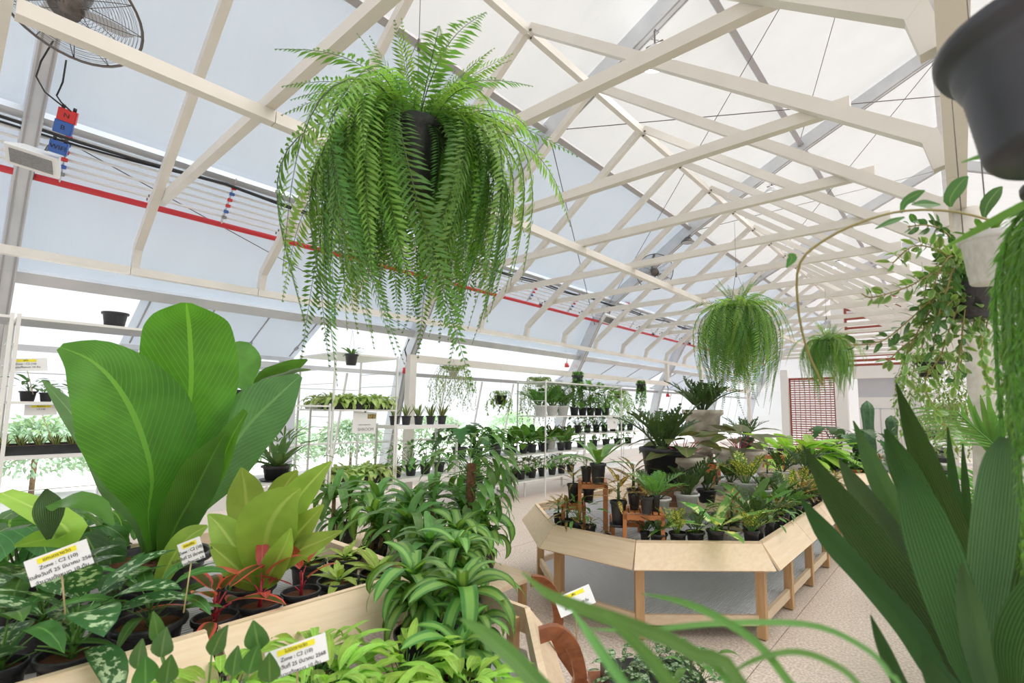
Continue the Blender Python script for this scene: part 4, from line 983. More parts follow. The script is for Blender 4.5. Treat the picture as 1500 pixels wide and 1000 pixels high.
# giant-leaf plant
p, r = pot_at(229, 812, 140, ZT1, .28)
g = thing('giant_leaf_plant', p, 'huge broad-leaved cigar plant in a big black pot on the display table', 'potted plant'); put_pot(g, 'black', r, .28, n=36)
D = depth(p)
GL = [
 ('leaf', [(238, 812, D, 12), (258, 745, D + .02, 26), (268, 655, D + .05, 74), (280, 565, D + .06, 119), (278, 490, D, 112), (275, 460, D - .05, 84), (273, 443, D - .1, 14)], 'gian', -.15, .10, 0.0),
 ('leaf', [(222, 806, D - .05, 10), (217, 755, D - .12, 30), (222, 695, D - .2, 104), (202, 622, D - .25, 142), (172, 566, D - .3, 118), (134, 528, D - .34, 74), (88, 508, D - .36, 12)], 'gian', .25, .12, .05),
 ('leaf', [(252, 812, D + .05, 10), (283, 750, D + .1, 26), (325, 680, D + .12, 84), (362, 625, D + .15, 92), (405, 582, D + .18, 74), (440, 550, D + .22, 10)], 'gian2', -.5, .08, .07),
 ('leaf', [(216, 815, D, 10), (200, 760, D - .02, 30), (176, 715, D - .05, 62), (145, 665, D - .05, 52), (108, 610, D - .02, 36), (62, 556, D + .02, 3)], 'gian2', .7, .2, .08),
 ('leaf', [(250, 818, D - .04, 12), (275, 775, D - .08, 36), (300, 730, D - .12, 44), (322, 685, D - .14, 44), (340, 640, D - .16, 36), (362, 602, D - .18, 12)], 'gian', -.8, .35, .05),
 ('leaf', [(238, 818, D - .05, 14), (258, 770, D - .1, 50), (280, 730, D - .15, 62), (300, 690, D - .18, 58), (318, 655, D - .2, 30), (332, 632, D - .22, 3)], 'gian', -.4, .2, .05),
 ('leaf', [(232, 800, D + .06, 14), (236, 760, D + .1, 44), (240, 715, D + .12, 60), (246, 680, D + .14, 50), (252, 640, D + .15, 20)], 'gian2', .2, .15, .05),
 ('leaf', [(229, 872, D - .28, 6), (240, 842, D - .28, 24), (258, 808, D - .27, 32), (280, 784, D - .25, 30), (304, 770, D - .22, 4)], 'lime2', -.3, .15, .06),
]
for nm, path, mt, tilt, fold, wv in GL: px_leaf(g, path, [L[mt]], tilt=tilt, fold=fold, wave=wv, n=26, cross=5)
for u0, u1, v1, dd in ((226, 214, 748, -.1), (232, 236, 740, .0), (238, 262, 738, .02), (243, 284, 748, .08), (220, 198, 765, 0), (247, 276, 778, -.05), (235, 250, 760, -.06), (240, 244, 720, .03)):
    B().tube([atd(u0, 818, D), atd((u0 + u1) / 2, (818 + v1) / 2, D + dd / 2), atd(u1, v1, D + dd)], [.028, .022, .014], 8).build('stem', [L['stem']], g)
# lime philodendron
p, r = pot_at(378, 862, 66, ZT1, .20); p = Vector((p.x, p.y, ZT1))
g = thing('lime_philodendron', p + Vector((-.12, 0, 0)), 'large yellow-green philodendron rosette beside the giant-leaf plant', 'potted plant'); put_pot(g, 'black', .12, .20)
D = depth(p) + .12
for path, tilt in (([(374, 850, D, 12), (366, 790, D + .03, 40), (358, 740, D + .06, 50), (355, 710, D + .06, 40), (350, 684, D + .05, 3)], 0),
    ([(378, 850, D, 12), (398, 790, D, 40), (428, 735, D - .02, 46), (455, 702, D - .04, 34), (481, 675, D - .06, 3)], -.3),
    ([(378, 845, D + .05, 12), (392, 780, D + .1, 36), (405, 730, D + .13, 40), (418, 705, D + .15, 32), (432, 688, D + .16, 3)], .1),
    ([(372, 850, D, 12), (350, 815, D - .03, 40), (330, 785, D - .05, 46), (315, 765, D - .06, 30), (301, 752, D - .08, 3)], .3),
    ([(380, 850, D, 12), (410, 822, D - .06, 30), (440, 802, D - .1, 36), (468, 790, D - .13, 26), (497, 776, D - .16, 3)], -.5),
    ([(376, 855, D - .02, 14), (382, 810, D - .08, 60), (392, 765, D - .12, 84), (412, 735, D - .14, 60), (436, 714, D - .16, 4)], -.1),
    ([(378, 850, D, 12), (405, 810, D - .03, 36), (432, 780, D - .06, 42), (452, 758, D - .07, 28), (470, 738, D - .08, 3)], -.4),
    ([(370, 855, D - .02, 12), (352, 838, D - .08, 36), (334, 822, D - .12, 40), (318, 808, D - .15, 28), (303, 795, D - .18, 3)], .4),
    ([(378, 860, D - .05, 12), (392, 838, D - .12, 34), (404, 815, D - .17, 36), (414, 795, D - .2, 26), (422, 772, D - .22, 3)], -.2),
    ([(374, 858, D - .05, 12), (356, 850, D - .13, 26), (340, 848, D - .2, 26), (322, 850, D - .26, 3)], .5)):
    px_leaf(g, path, [L['lime']], tilt=tilt, fold=.22, n=12, cross=3, wave=.04)
# front row of the table
tp(18, 968, 62, .20, 'aglaonema', .38, 'dark green aglaonema cut by the photo edge at the front of the display table')
tp(125, 945, 84, .20, 'silver', .42, 'silver-patterned aglaonema in a black pot at the table edge')
tp(62, 905, 70, .20, 'silver', .36, 'second silver-patterned aglaonema, behind the first')
tp(237, 905, 94, .22, 'aglaonema', .30, 'plain green aglaonema in a wide black pot by the bamboo stick')
tp(323, 897, 60, .18, 'redagl', .30, 'red-edged aglaonema nearest the gap between the lip panels')
tp(384, 880, 60, .18, 'redagl2', .31, 'middle red aglaonema with upright orange-red leaves')
tp(434, 866, 54, .18, 'redagl2', .28, 'third red aglaonema, in front of the lime philodendron')
for i, (u, v, w, s) in enumerate(((485, 852, 60, .17), (538, 840, 52, .22))): tp(u, v, w, .18, 'limeros', s, ['small lime philodendron next to the red aglaonemas', 'bright lime rosette at the far corner of the display table'][i])
tp(452, 822, 50, .18, 'limeros', .20, 'small lime rosette behind the red aglaonemas'); tp(505, 815, 46, .18, 'limeros', .16, 'small lime rosette in the second row, near the far rim')
tp(165, 880, 60, .20, 'aglaonema', .24, 'green aglaonema between the silver aglaonema and the big black pot'); tp(345, 850, 52, .18, 'aglaonema', .2, 'dark aglaonema half hidden behind the red ones')
# heart-leaved philodendrons at the back left
for i, (u, v, s, lab) in enumerate(((30, 850, .50, 'dark heart-leaved philodendron at the photo edge behind the sign'), (105, 830, .46, 'dark heart-leaved philodendron behind the white sign'), (160, 800, .36, 'heart-leaved philodendron just left of the giant-leaf plant'), (60, 790, .42, 'farthest heart-leaved philodendron on the display table'))):
    p, r = pot_at(u, v, 60, ZT1, .2); plant(p, 'heart', s, lab, None, 'black', .12, .2, n=11)
for path, mt, tl in (([(20, 800, 2.2, 6), (60, 790, 2.2, 40), (100, 780, 2.2, 60), (60, 750, 2.2, 56), (0, 722, 2.2, 30)], 'lime2', .9), ([(165, 770, 2.1, 6), (140, 745, 2.1, 50), (110, 735, 2.1, 56), (85, 738, 2.1, 34), (66, 740, 2.1, 3)], 'zzg', 1.1), ([(70, 790, 2.1, 6), (70, 755, 2.1, 34), (68, 735, 2.1, 30), (66, 716, 2.1, 3)], 'strapb', .2)):
    px_leaf(g if False else bpy.data.objects[[o.name for o in bpy.data.objects if o.get('label', '').startswith('dark heart-leaved philodendron behind')][0]], path, [L[mt]], tilt=tl, fold=.1, n=10, cross=3)
# ================================================================ PLANTER BENCH PLANTS
for i, (x, y, s) in enumerate(((-2.12, .75, .26), (-1.85, .62, .27), (-1.56, .60, .26), (-2.1, 1.08, .26), (-1.82, 1.0, .28), (-1.52, 1.0, .28), (-1.75, 1.32, .26), (-1.46, 1.32, .25))):
    plant((x, y, .29), 'limemass', s * 1.25, 'lime-green bushy foliage plant, ' + ['third in the row nearest the display table', 'middle of the front row by the sign', 'front corner by the chair', 'beside the display table lip', 'in the centre of the mass', 'beside the armchair arm', 'behind the sign, next to the dracaenas', 'by the chamfered corner rim'][i], 'lime foliage plants massed in the planter bench', 'black', .11, .22, n=52)
for i, (u, v, z, s, key) in enumerate(((232, 985, .29, .28, 'heart'), (345, 985, .29, .28, 'heart'))):
    pass
g = thing('heart_leaf_climber', onz(290, 1040, .29), 'slender heart-leaf climbers rising in front of the lip panel', 'potted plant'); put_pot(g, 'black', .12, .18)
for (u, v, w, an) in ((205, 965, 24, 'u'), (240, 948, 30, ''), (213, 990, 34, ''), (247, 988, 28, ''), (322, 945, 26, 'u'), (375, 938, 34, ''), (345, 975, 26, ''), (372, 972, 30, ''), (395, 985, 32, ''), (228, 925, 20, 'u')):
    d = 1.38; sl = (u % 7 - 3) * 4
    px_leaf(g, [(u + sl, v + 14, d, 6), (u + sl * .6, v + 4, d, w * .95), (u, v - 12, d - .01, w * .8), (u - sl, v - 30, d - .02, 2)], [L['hoyad']], fold=.12, n=8, cross=3, tilt=(u % 5 - 2) * .15)
    B().tube([atd(u + sl, v + 13, d), atd((u + sl) * .7 + 87, v + 70, d + .02), atd(290, 1030, 1.42)], .0028, 5).build('stem', [L['stem']], g)
# cane dracaenas
def dracaena(x, y, z, ph, r, canes, s, label, key='dracaena', n=None):
    s *= 1.18
    t = thing('cane_dracaena', (x, y, z), label, 'potted plant'); put_pot(t, 'black', r, ph)
    for (dx, dy, h, sc) in canes:
        rr = random.Random(nxt()); lx = rr.uniform(-.02, .02)
        B().tube([(x + dx, y + dy, z + ph * .8), (x + dx + lx, y + dy, z + ph * .8 + h * .5), (x + dx + lx, y + dy + lx, z + ph * .8 + h)], [.021, .019, .017], 9).build('cane', [M['bark']], t)
        B().tube([(x + dx + lx, y + dy + lx, z + ph * .8 + h - .01), (x + dx + lx, y + dy + lx, z + ph * .8 + h + .1)], [.012, .008], 6).build('stem', [L['stem']], t)
        leaves(t, key, s * sc, ph * .8 + h, nxt(), True, n, dx=dx + lx, dy=dy + lx)
dracaena(-2.16, 1.66, .29, .20, .13, ((-.03, 0, .26, 1.0), (.05, .03, .12, .8), (.0, -.05, .16, .8)), .33, 'striped cane dracaena nearest the table corner in the planter bench')
dracaena(-1.86, 1.72, .29, .20, .13, ((-.02, .0, .24, 1.0), (.05, .0, .10, .8)), .33, 'striped cane dracaena in the middle of the planter bench corner')
dracaena(-1.72, 1.48, .29, .18, .11, ((0, 0, .10, .95),), .32, 'short striped dracaena with drooping leaves at the chamfered corner')
dracaena(-2.3, 2.05, .29, .20, .12, ((0, 0, .3, 1.0), (.05, 0, .2, .8)), .30, 'taller striped dracaena behind the table corner')
dracaena(-2.62, 2.08, .29, .20, .12, ((0, 0, .26, 1.0), (.05, 0, .15, .8)), .30, 'dracaena just beyond the end rim of the display table', 'dracplain')
row = [(-2.9, 2.55), (-3.2, 2.35), (-3.5, 2.6), (-3.8, 2.4), (-4.1, 2.65), (-4.45, 2.4), (-3.05, 2.95), (-3.4, 3.05), (-3.8, 3.0), (-4.2, 3.05), (-4.75, 2.7)]
tb = thing('low_plant_table', (-3.85, 2.75, 0), 'low table hidden under the row of dracaenas behind the display table', 'table')
B().box((-3.85, 2.75, .26), (2.3, .95, .03)).build('table_top', [M['birchx']], tb)
for x in (-4.9, -2.8):
    for y in (2.35, 3.15): B().box((x, y, .122), (.05, .05, .245)).build('leg', [M['legwood']], tb)
for i, (x, y) in enumerate(row):
    dracaena(x, y, .275, .18, .11, ((0, 0, .24 + .05 * (i % 3), 1.1), (.05, .04, .12, .8)), .36, ['dracaena ' + w for w in ('nearest the planter bench', 'in front of the trays, just past the rim', 'standing behind the lime philodendron leaves', 'with wide leaves behind the display table rim', 'next to the white shelf post', 'half hidden by the lime philodendron', 'in the back row nearest the moss pole', 'in the back row, one from the moss pole', 'in the back row near the white shelving', 'in the back row under the tray shelf', 'at the far left end of the low table')][i] + ' on the low table', 'dracplain' if i % 3 else 'dracaena', 14)
# moss pole climber
mp = atd(686, 800, 4.15); mx_, my_ = mp.x, mp.y
g = thing('moss_pole_plant', (mx_, my_, 0), 'climbing plant on a brown coir pole between the dracaenas and the shelves', 'potted plant'); put_pot(g, 'black', .16, .30, n=28)
B().tube([(mx_, my_, .25), (mx_ + .01, my_, .8), (mx_ + .02, my_, 1.14)], .04, 10).build('coir_pole', [M['moss']], g)
rr = random.Random(9); ms = sp_meshes('spath')
for i in range(95):
    z = .38 + rr.random() ** .7 * .88; a = rr.uniform(0, 6.28); sc = .26 if z < .85 else .42
    link('leaf', ms[i % 3], g, Matrix.Translation((.03 * math.cos(a), .03 * math.sin(a), z)) @ Matrix.Rotation(a, 4, 'Z') @ Matrix.Rotation(-rr.uniform(-.2, 1.0), 4, 'Y') @ Matrix.Diagonal((sc, sc, sc, 1)))
plant(atd(622, 770, 4.6).xy.to_3d() , 'zzg', .5, 'dark glossy plant on the floor in front of the low white frame', None, 'black', .14, .25)
# ================================================================ CHAIR
ch = thing('wooden_armchair', (-1.0, 2.1, 0), 'brown wooden armchair with curved arms carrying a tray of plants', 'chair')
def ribbon(pts, w, th, name, mat):
    b = B(); pts = [Vector(p) for p in pts]
    for i in range(len(pts)):
        t = (pts[min(i + 1, len(pts) - 1)] - pts[max(i - 1, 0)]).normalized(); sd_ = Vector((-.7, .7, 0)); u = sd_.cross(t).normalized()
        q = [pts[i] + sd_ * (a * th / 2) + u * (c * w / 2) for a, c in ((-1, -1), (1, -1), (1, 1), (-1, 1))]
        b.add(q, [])
        if i:
            o = (i - 1) * 4
            for k in range(4): b.f.append([o + k, o + (k + 1) % 4, o + 4 + (k + 1) % 4, o + 4 + k]); b.m.append(0); b.sm.append(False); b.uv.append([(0, 0)] * 4)
    n_ = len(b.v); b.f.append([3, 2, 1, 0]); b.f.append([n_ - 4, n_ - 3, n_ - 2, n_ - 1]); b.m += [0, 0]; b.sm += [False] * 2; b.uv += [[(0, 0)] * 4] * 2
    return b.build(name, [M[mat]], ch)
def curve(pts, n=16):
    out = []; m_ = len(pts) - 1
    for i in range(n + 1):
        f = i / n * m_; k = min(int(f), m_ - 1); g_ = f - k; p0, p1, p2, p3 = [Vector(pts[max(0, min(m_, k + j))]) for j in (-1, 0, 1, 2)]
        out.append((p1 * 2 + (p2 - p0) * g_ + (p0 * 2 - p1 * 5 + p2 * 4 - p3) * g_ ** 2 + (p1 * 3 - p0 - p2 * 3 + p3) * g_ ** 3) * .5)
    return out
KN_ = atd(790, 930, 1.85); K2 = atd(785, 850, 2.45)
for K, dd in ((KN_, 1.85), (K2, 2.45)):
    if dd < 2: q = [atd(790, 930, 1.85), atd(815, 925, 1.88), atd(838, 945, 1.92), atd(850, 985, 1.96), atd(858, 1040, 2.0), (K.x + .42, K.y + .35, .02)]
    else: q = [atd(778, 850, 2.45), atd(797, 853, 2.48), atd(812, 872, 2.52), atd(818, 905, 2.56), atd(820, 950, 2.6), (K.x + .30, K.y + .32, .02)]
    ribbon(curve(q), .050, .032, 'arm', 'walnut')
sc_ = onz(905, 1010, .36)
seat = B(); a_ = Vector((.7, .7, 0)); s2 = Vector((-.7, .7, 0)); c0 = Vector((-1.02, 2.0, .40))
seat.box(c0, (.50, .52, .03), Matrix.Rotation(PI / 4, 3, 'Z')); seat.build('seat', [M['walnut']], ch)
for i, j in ((-1, -1), (-1, 1), (1, 1), (1, -1)): B().beam(c0 + a_ * i * .22 + s2 * j * .24 - Vector((0, 0, .015)), c0 + a_ * i * .26 + s2 * j * .25 - Vector((0, 0, .40)), .035, .035, up=(1, 0, 0)).build('leg', [M['walnut']], ch)
bk = [c0 + a_ * .26 + s2 * (.26 * math.cos(x)) + Vector((0, 0, .02 + .06 * math.sin(x))) for x in np.linspace(0, PI, 12)]
B().beam(c0 + s2 * .25 + a_ * .2, c0 + s2 * .25 + a_ * .24 + Vector((0, 0, .1)), .03, .03).build('rail', [M['walnut']], ch)
tr = thing('plant_tray', c0 + Vector((.0, .0, .016)), 'black tray of small variegated plants resting on the armchair seat', 'tray')
link('tray_body', B().box((0, 0, .035), (.40, .44, .07), Matrix.Rotation(PI / 4, 3, 'Z')).mesh('tray_body', [M['black']]), tr)
for i, (dx, dy) in enumerate(((-.12, -.1), (.1, -.13), (-.02, .02), (.14, .06), (-.12, .13), (.03, .16))):
    leaves(tr, 'pilea', .17, .07, nxt(), True, 26, dx, dy)
leaves(tr, 'spath', .22, .07, nxt(), True, 12, .1, .12)
cardpx(822, 905, 873, 882, 2.2, 2.3, 27, ['เฟิน', ''] + TH[2:], 'white plant sign with yellow title above the armchair tray', stick=atd(845, 950, 2.3))
# ================================================================ PLANTS ON THE OCTAGONAL BENCH
DK = .60
def clampb(p, inset, poly=None):
    poly = poly or BP; p = Vector(p); c = Vector((-2.2, 5.7, 0)); n = len(poly)
    for _ in range(3):
        for i in range(n):
            a = Vector((*poly[i], 0)); d = Vector((*poly[(i + 1) % n], 0)) - a; d.normalize(); nr = Vector((-d.y, d.x, 0))
            if nr.dot(c - a) < 0: nr = -nr
            q = nr.dot(Vector((p.x, p.y, 0)) - a)
            if q < inset: p += nr * (inset - q)
    return p
def bp(u, v, w, ph, key, size, label, pot='black', sep=True, zt=DK, group=None, n=None, cat='potted plant', saucer=False):
    p, r = pot_at(u, v, w, zt, ph); r = max(r, .03); p = clampb(p, r + .03) if zt == DK else p; return plant(p, key, size, label, group, pot, r, ph, sep, n, cat=cat, saucer=saucer)
NP = [
 (811, 752, 15, .13, 'croton', .20, 'black', 'bronze croton pot at the left corner of the octagonal bench'),
 (824, 761, 21, .12, 'croton', .26, 'black', 'bronze croton with yellow leaf behind the left lip panel'),
 (840, 765, 17, .12, 'bushy', .20, 'black', 'small green bushy plant under the left stand'),
 (865, 768, 17, .11, 'croton', .09, 'black', 'nearly bare dark seedling pot between the stand legs'),
 (980, 787, 28, .11, 'zz', .19, 'black', 'dark purple zz plant in a low black pot behind the front rim'),
 (1002, 780, 26, .12, 'zzv', .22, 'black', 'yellow-banded zz plant, second from the stands on the front rim'),
 (1028, 786, 29, .12, 'zz', .17, 'black', 'dark zz plant in black pot left of the variegated philodendron'),
 (1046, 776, 26, .14, 'varie', .38, 'black', 'cream-variegated big-leaf philodendron behind the front rim'),
 (1077, 781, 38, .12, 'croton', .16, 'white', 'small bronze plant in a wide white pot at the front rim'),
 (1101, 780, 24, .14, 'zzv', .22, 'black', 'yellow-tipped zz plant right of the white pot at the front rim'),
 (1120, 768, 25, .16, 'zz', .30, 'black', 'tall dark zz plant at the corner where the bench turns'),
 (1136, 764, 17, .14, 'bushy', .18, 'black', 'green bushy plant at the start of the long bench side'),
 (1147, 756, 20, .14, 'croton', .20, 'black', 'bronze plant, second along the long bench side'),
 (1157, 751, 17, .14, 'bushy', .16, 'black', 'green plant, third along the long bench side'),
 (1166, 746, 20, .14, 'zzv', .12, 'black', 'tiny yellow plant in black pot on the long bench side'),
 (1178, 741, 18, .14, 'zzg', .2, 'black', 'green zz plant, fifth along the long bench side'),
 (1190, 735, 22, .14, 'croton', .30, 'black', 'bushy yellow-bronze croton on the long bench side'),
 (1202, 730, 18, .14, 'croton', .26, 'black', 'second yellow-bronze croton, just before the sign on the lip'),
 (1212, 723, 18, .14, 'zzg', .24, 'black', 'green plant behind the two yellow crotons'),
 (1096, 752, 22, .14, 'nest', .34, 'black', 'broad green bird-nest plant behind the white pot'),
 (1128, 740, 24, .16, 'nest', .36, 'black', 'light green long-leaf plant near the bench corner'),
 (1072, 760, 24, .14, 'croton', .28, 'black', 'dark red-bronze croton behind the variegated philodendron'),
 (1058, 765, 20, .13, 'bushy', .18, 'black', 'green bushy pot beside the variegated philodendron'),
 (1150, 735, 20, .15, 'zz', .30, 'black', 'dark zz plant in the second row of the long bench side'),
 (1168, 722, 18, .15, 'zzv', .34, 'black', 'yellow zz plant in the second row of the long bench side'),
 (1186, 712, 18, .15, 'croton', .30, 'black', 'bronze croton in the second row near the far end'),
]
for u, v, w, ph, key, s, pt, lab in NP: bp(u, v, w, ph, key, s * 1.2, lab, pt, zt=DK)
for i, (u, v, w, key, s) in enumerate(((1140, 748, 18, 'zz', .22), (1160, 738, 17, 'bushy', .18), (1175, 730, 16, 'zz', .22), (1196, 722, 16, 'zzg', .2), (1205, 712, 15, 'bushy', .2), (1218, 714, 15, 'zz', .22), (1224, 706, 14, 'croton', .25), (1210, 704, 14, 'bushy', .2))):
    bp(u, v, w, .13, key, s, ORD[i] + ' small filler pot between the rows on the long bench side', zt=DK, sep=False)
# white pots on the inner tier
TZ = .765
WP = [(963, 728, 40, .13, 'zz', .30, 'white', 'white pot with dark zz plant beside the wooden crate'), (1006, 722, 36, .14, 'zz', .36, 'white', 'white pot with bright-tipped zz plant in front of the stone pot'), (1035, 716, 30, .12, 'zz', .26, 'black', 'dark zz plant in black pot by the orange stand'),
 (1052, 708, 26, .12, 'croton', .26, 'white', 'bronze croton in a white pot below the orange box'), (1067, 705, 30, .13, 'zz', .30, 'white', 'dark zz plant in white pot, second from the orange box'), (1094, 706, 34, .16, 'zzv', .34, 'white', 'yellow-banded zz plant in a large white pot on the inner tier'),
 (1124, 692, 28, .14, 'croton', .22, 'white', 'small red-brown plant in a cream pot at the far side'), (1116, 716, 24, .12, 'zz', .2, 'white', 'low dark plant in white pot at the tier edge'), (1146, 690, 22, .14, 'zz', .34, 'white', 'dark zz plant in white pot near the far end of the tier'), (1165, 680, 20, .14, 'zzv', .30, 'white', 'yellow-green zz plant in white pot at the far end of the tier'), (1180, 686, 20, .14, 'zz', .34, 'black', 'tall olive zz plant at the far end of the octagonal bench')]
for u, v, w, ph, key, s, pt, lab in WP: bp(u, v, w, ph, key, s * 1.2, lab, pt, zt=TZ)
# ---- teak stands
def stand(p, wx_, wy_, h, label, ang=.0, slats=7, grp=None):
    p = clampb(p, .19); t = thing('plant_stand', p, label, 'stand', grp); t.rotation_euler = (0, 0, ang)
    sp_ = lambda nm, b, m_: link(nm, b.mesh(nm, [M[m_]]), t)
    for i, j in ((-1, -1), (1, -1), (1, 1), (-1, 1)): sp_('leg', B().box((i * (wx_ / 2 - .015), j * (wy_ / 2 - .015), (h - .012) / 2), (.028, .028, h - .012)), 'teakz')
    for j in (-1, 1): sp_('apron', B().box((0, j * (wy_ / 2 - .008), h - .035), (wx_, .014, .036)), 'teak'); sp_('apron', B().box((j * (wx_ / 2 - .008), 0, h - .035), (.014, wy_ - .03, .036)), 'teak')
    for k in range(slats): sp_('slat', B().box((-wx_ / 2 + wx_ * (k + .5) / slats, 0, h - .006), (wx_ / slats * .72, wy_, .012)), 'teakz')
    return t
def st_at(u, v, z): p = onz(u, v, z); return Vector((p.x, p.y, DK))
A1 = clampb(onz(868, 703, DK + .42), .19); S = []
s1 = stand((A1.x, A1.y, DK), .24, .24, .42, 'tallest orange slatted stand holding the green bird-nest pot', .62)
d1 = Vector((math.cos(.62), math.sin(.62), 0))
s0p = A1 - d1 * .20 + Vector((.0, -.02, 0)); stand((s0p.x - .06, s0p.y, DK), .20, .22, .24, 'orange slatted stand at the left of the tallest one', .62)
s2p = A1 + d1 * .30; stand((s2p.x, s2p.y - .05, DK), .26, .24, .14, 'lowest orange slatted stand under the black ribbed pot', .62)
s3 = onz(944, 748, DK + .26); stand((s3.x, s3.y, DK), .30, .26, .26, 'orange slatted stand with three small black pots', .55)
bp(876, 678, 24, .16, 'nest', .36, 'bright green bird-nest plant in a black pot on the tallest stand', zt=DK + .42)
bp(859, 683, 17, .12, 'croton', .12, 'small yellow-green plant beside the bird-nest pot on the tallest stand', zt=DK + .42)
bp(840, 708, 19, .15, 'croton', .24, 'yellow-edged croton on the left orange stand', zt=DK + .24)
bp(862, 715, 18, .11, 'croton', .07, 'small bare-topped pot in front of the tallest stand', zt=DK + .24)
bp(906, 734, 25, .18, 'croton', .36, 'yellow-leaved croton in a ribbed black pot on the lowest stand', zt=DK + .14, saucer=True)
bp(929, 722, 18, .12, 'croton', .10, 'left small black pot on the right-hand stand', zt=DK + .26); bp(947, 727, 20, .12, 'croton', .09, 'front small black pot on the right-hand stand', zt=DK + .26); bp(960, 724, 15, .12, 'zzg', .30, 'small black pot with bright green shoot on the right-hand stand', zt=DK + .26)
bp(945, 778, 16, .10, 'zz', .14, 'dark little plant under the right-hand stand', sep=False); bp(888, 782, 14, .05, 'croton', .10, 'low croton seedling between the stands', sep=False)
bp(928, 715, 20, .14, 'croton', .42, 'tall olive croton behind the left stands', zt=TZ); 
# big black pot with dark zz on a crate, urns
def crate(p, w, d, h, label):
    t = thing('wooden_crate', p, label, 'crate'); t.rotation_euler = (0, 0, .5)
    for k in range(4):
        z = h * (k + .5) / 4
        for j in (-1, 1):
            link('plank', B().box((0, j * d / 2, z), (w, .014, h / 4 - .008)).mesh('plank', [M['cratew']]), t); link('plank', B().box((j * w / 2, 0, z), (.014, d - .02, h / 4 - .008)).mesh('plank', [M['cratew']]), t)
    link('crate_lid', B().box((0, 0, h + .006), (w + .02, d + .02, .012)).mesh('crate_lid', [M['cratew']]), t)
q = onz(970, 704, TZ + .20); crate((q.x, q.y, TZ), .42, .34, .18, 'red-brown plank crate under the big black pot')
ph = .30; q2 = Vector((q.x, q.y + .02, TZ + .192))
plant(q2, 'zz', .60, 'very large black pot with dark zz plant standing on the crate', None, 'black', .21, ph, True, 12, saucer=True, pn=36)
# bird house
t = thing('bird_house', onz(944, 705, TZ + .02), 'tiny wooden bird house in front of the crate', 'ornament'); t.location.z = TZ
link('house_body', B().box((0, 0, .05), (.09, .08, .10), Matrix.Rotation(.6, 3, 'Z')).mesh('house_body', [M['cratew']]), t)
for sg in (-1, 1): link('roof', B().box((sg * .03, 0, .118), (.08, .10, .008), Matrix.Rotation(sg * .6, 3, 'Y')).mesh('roof', [M['cratew']]), t)
def urn(p, r, h, label, key, size, ped=0.0, n=None, mat='stone', prof_=None):
    t = thing('stone_urn', p, label, 'urn')
    b = B(); b.lathe([(.02, 0), (r * .55, 0), (r * .55, .04), (r * .38, .07), (r * .5, h * .3), (r * .9, h * .5), (r * .98, h * .85), (r * 1.15, h * .9), (r * 1.15, h), (r * .95, h), (r * .9, h * .85)], 28)
    link('urn_body', b.mesh('urn_body', [M[mat]]), t); link('soil', soilm(), t, Matrix.Translation((0, 0, h * .9)) @ Matrix.Diagonal((r * .9, r * .9, r * .4, 1))); leaves(t, key, size, h * .9, nxt(), True, n)
def at_y(u, v, y): return ony(u, v, y)
q = ony(1029, 600, 6.0)
b = B(); b.lathe([(.02, 0), (.18, 0), (.2, .05), (.12, .12), (.11, q.z - TZ - .62 + .1), (.16, q.z - TZ - .52)], 20); o = b.mesh('pedestal', [M['stone']]); t = thing('stone_pedestal', (q.x, q.y, TZ), 'pale stone pedestal under the tall urn', 'pedestal'); link('pedestal_column', o, t)
urn((q.x, q.y, q.z - .52), .21, .52, 'tall weathered pale urn with a dark zz plant rising above the bench', 'zz', .60, n=16)
q = onz(1000, 665, 1.2); urn((q.x, q.y, TZ), .20, .42, 'grey stone pot with red-stemmed large-leaf plant', 'olive', .42, n=14)
q = onz(1082, 654, 1.2); urn((q.x, q.y, TZ), .26, .40, 'grey wide stone bowl with bronze large-leaf plant and dark shoots', 'olive', .45, n=13)
bp(1093, 640, 22, .34, 'zz', .62, 'tall dark zz plant behind the wide stone bowl', 'grey', zt=TZ)
# orange terracotta stands
for (u, v, y, lab) in ((1035, 690, 5.9, 'orange clay box stand behind the white pots'),):
    p = ony(u, v, y); t = thing('clay_box', (p.x, p.y, TZ), lab, 'box'); hh = p.z + .1 - TZ
    link('box_body', B().box((0, 0, hh / 2), (.26, .2, hh)).mesh('box_body', [M['orange']]), t); link('box_rim', B().box((0, 0, hh - .02), (.29, .23, .04)).mesh('box_rim', [M['orange']]), t)
q = onz(1135, 662, 1.0); stand((q.x, q.y, DK if q.y > 9 else TZ), .30, .2, .2, 'small orange stand far down the inner tier', .3); 
for du, lab in ((-.07, 'left tiny black pot on the small far orange stand'), (.08, 'right tiny black pot on the small far orange stand')): plant((q.x + du, q.y, (DK if q.y > 9 else TZ) + .2), 'croton', .10, lab, None, 'black', .05, .09, False)
# sign on the lip
cardpx(1206, 741, 1226, 769, 5.6, 5.0, 14, TH, 'white plant sign lying on the long side lip panel', hl=None, lean=-.5)
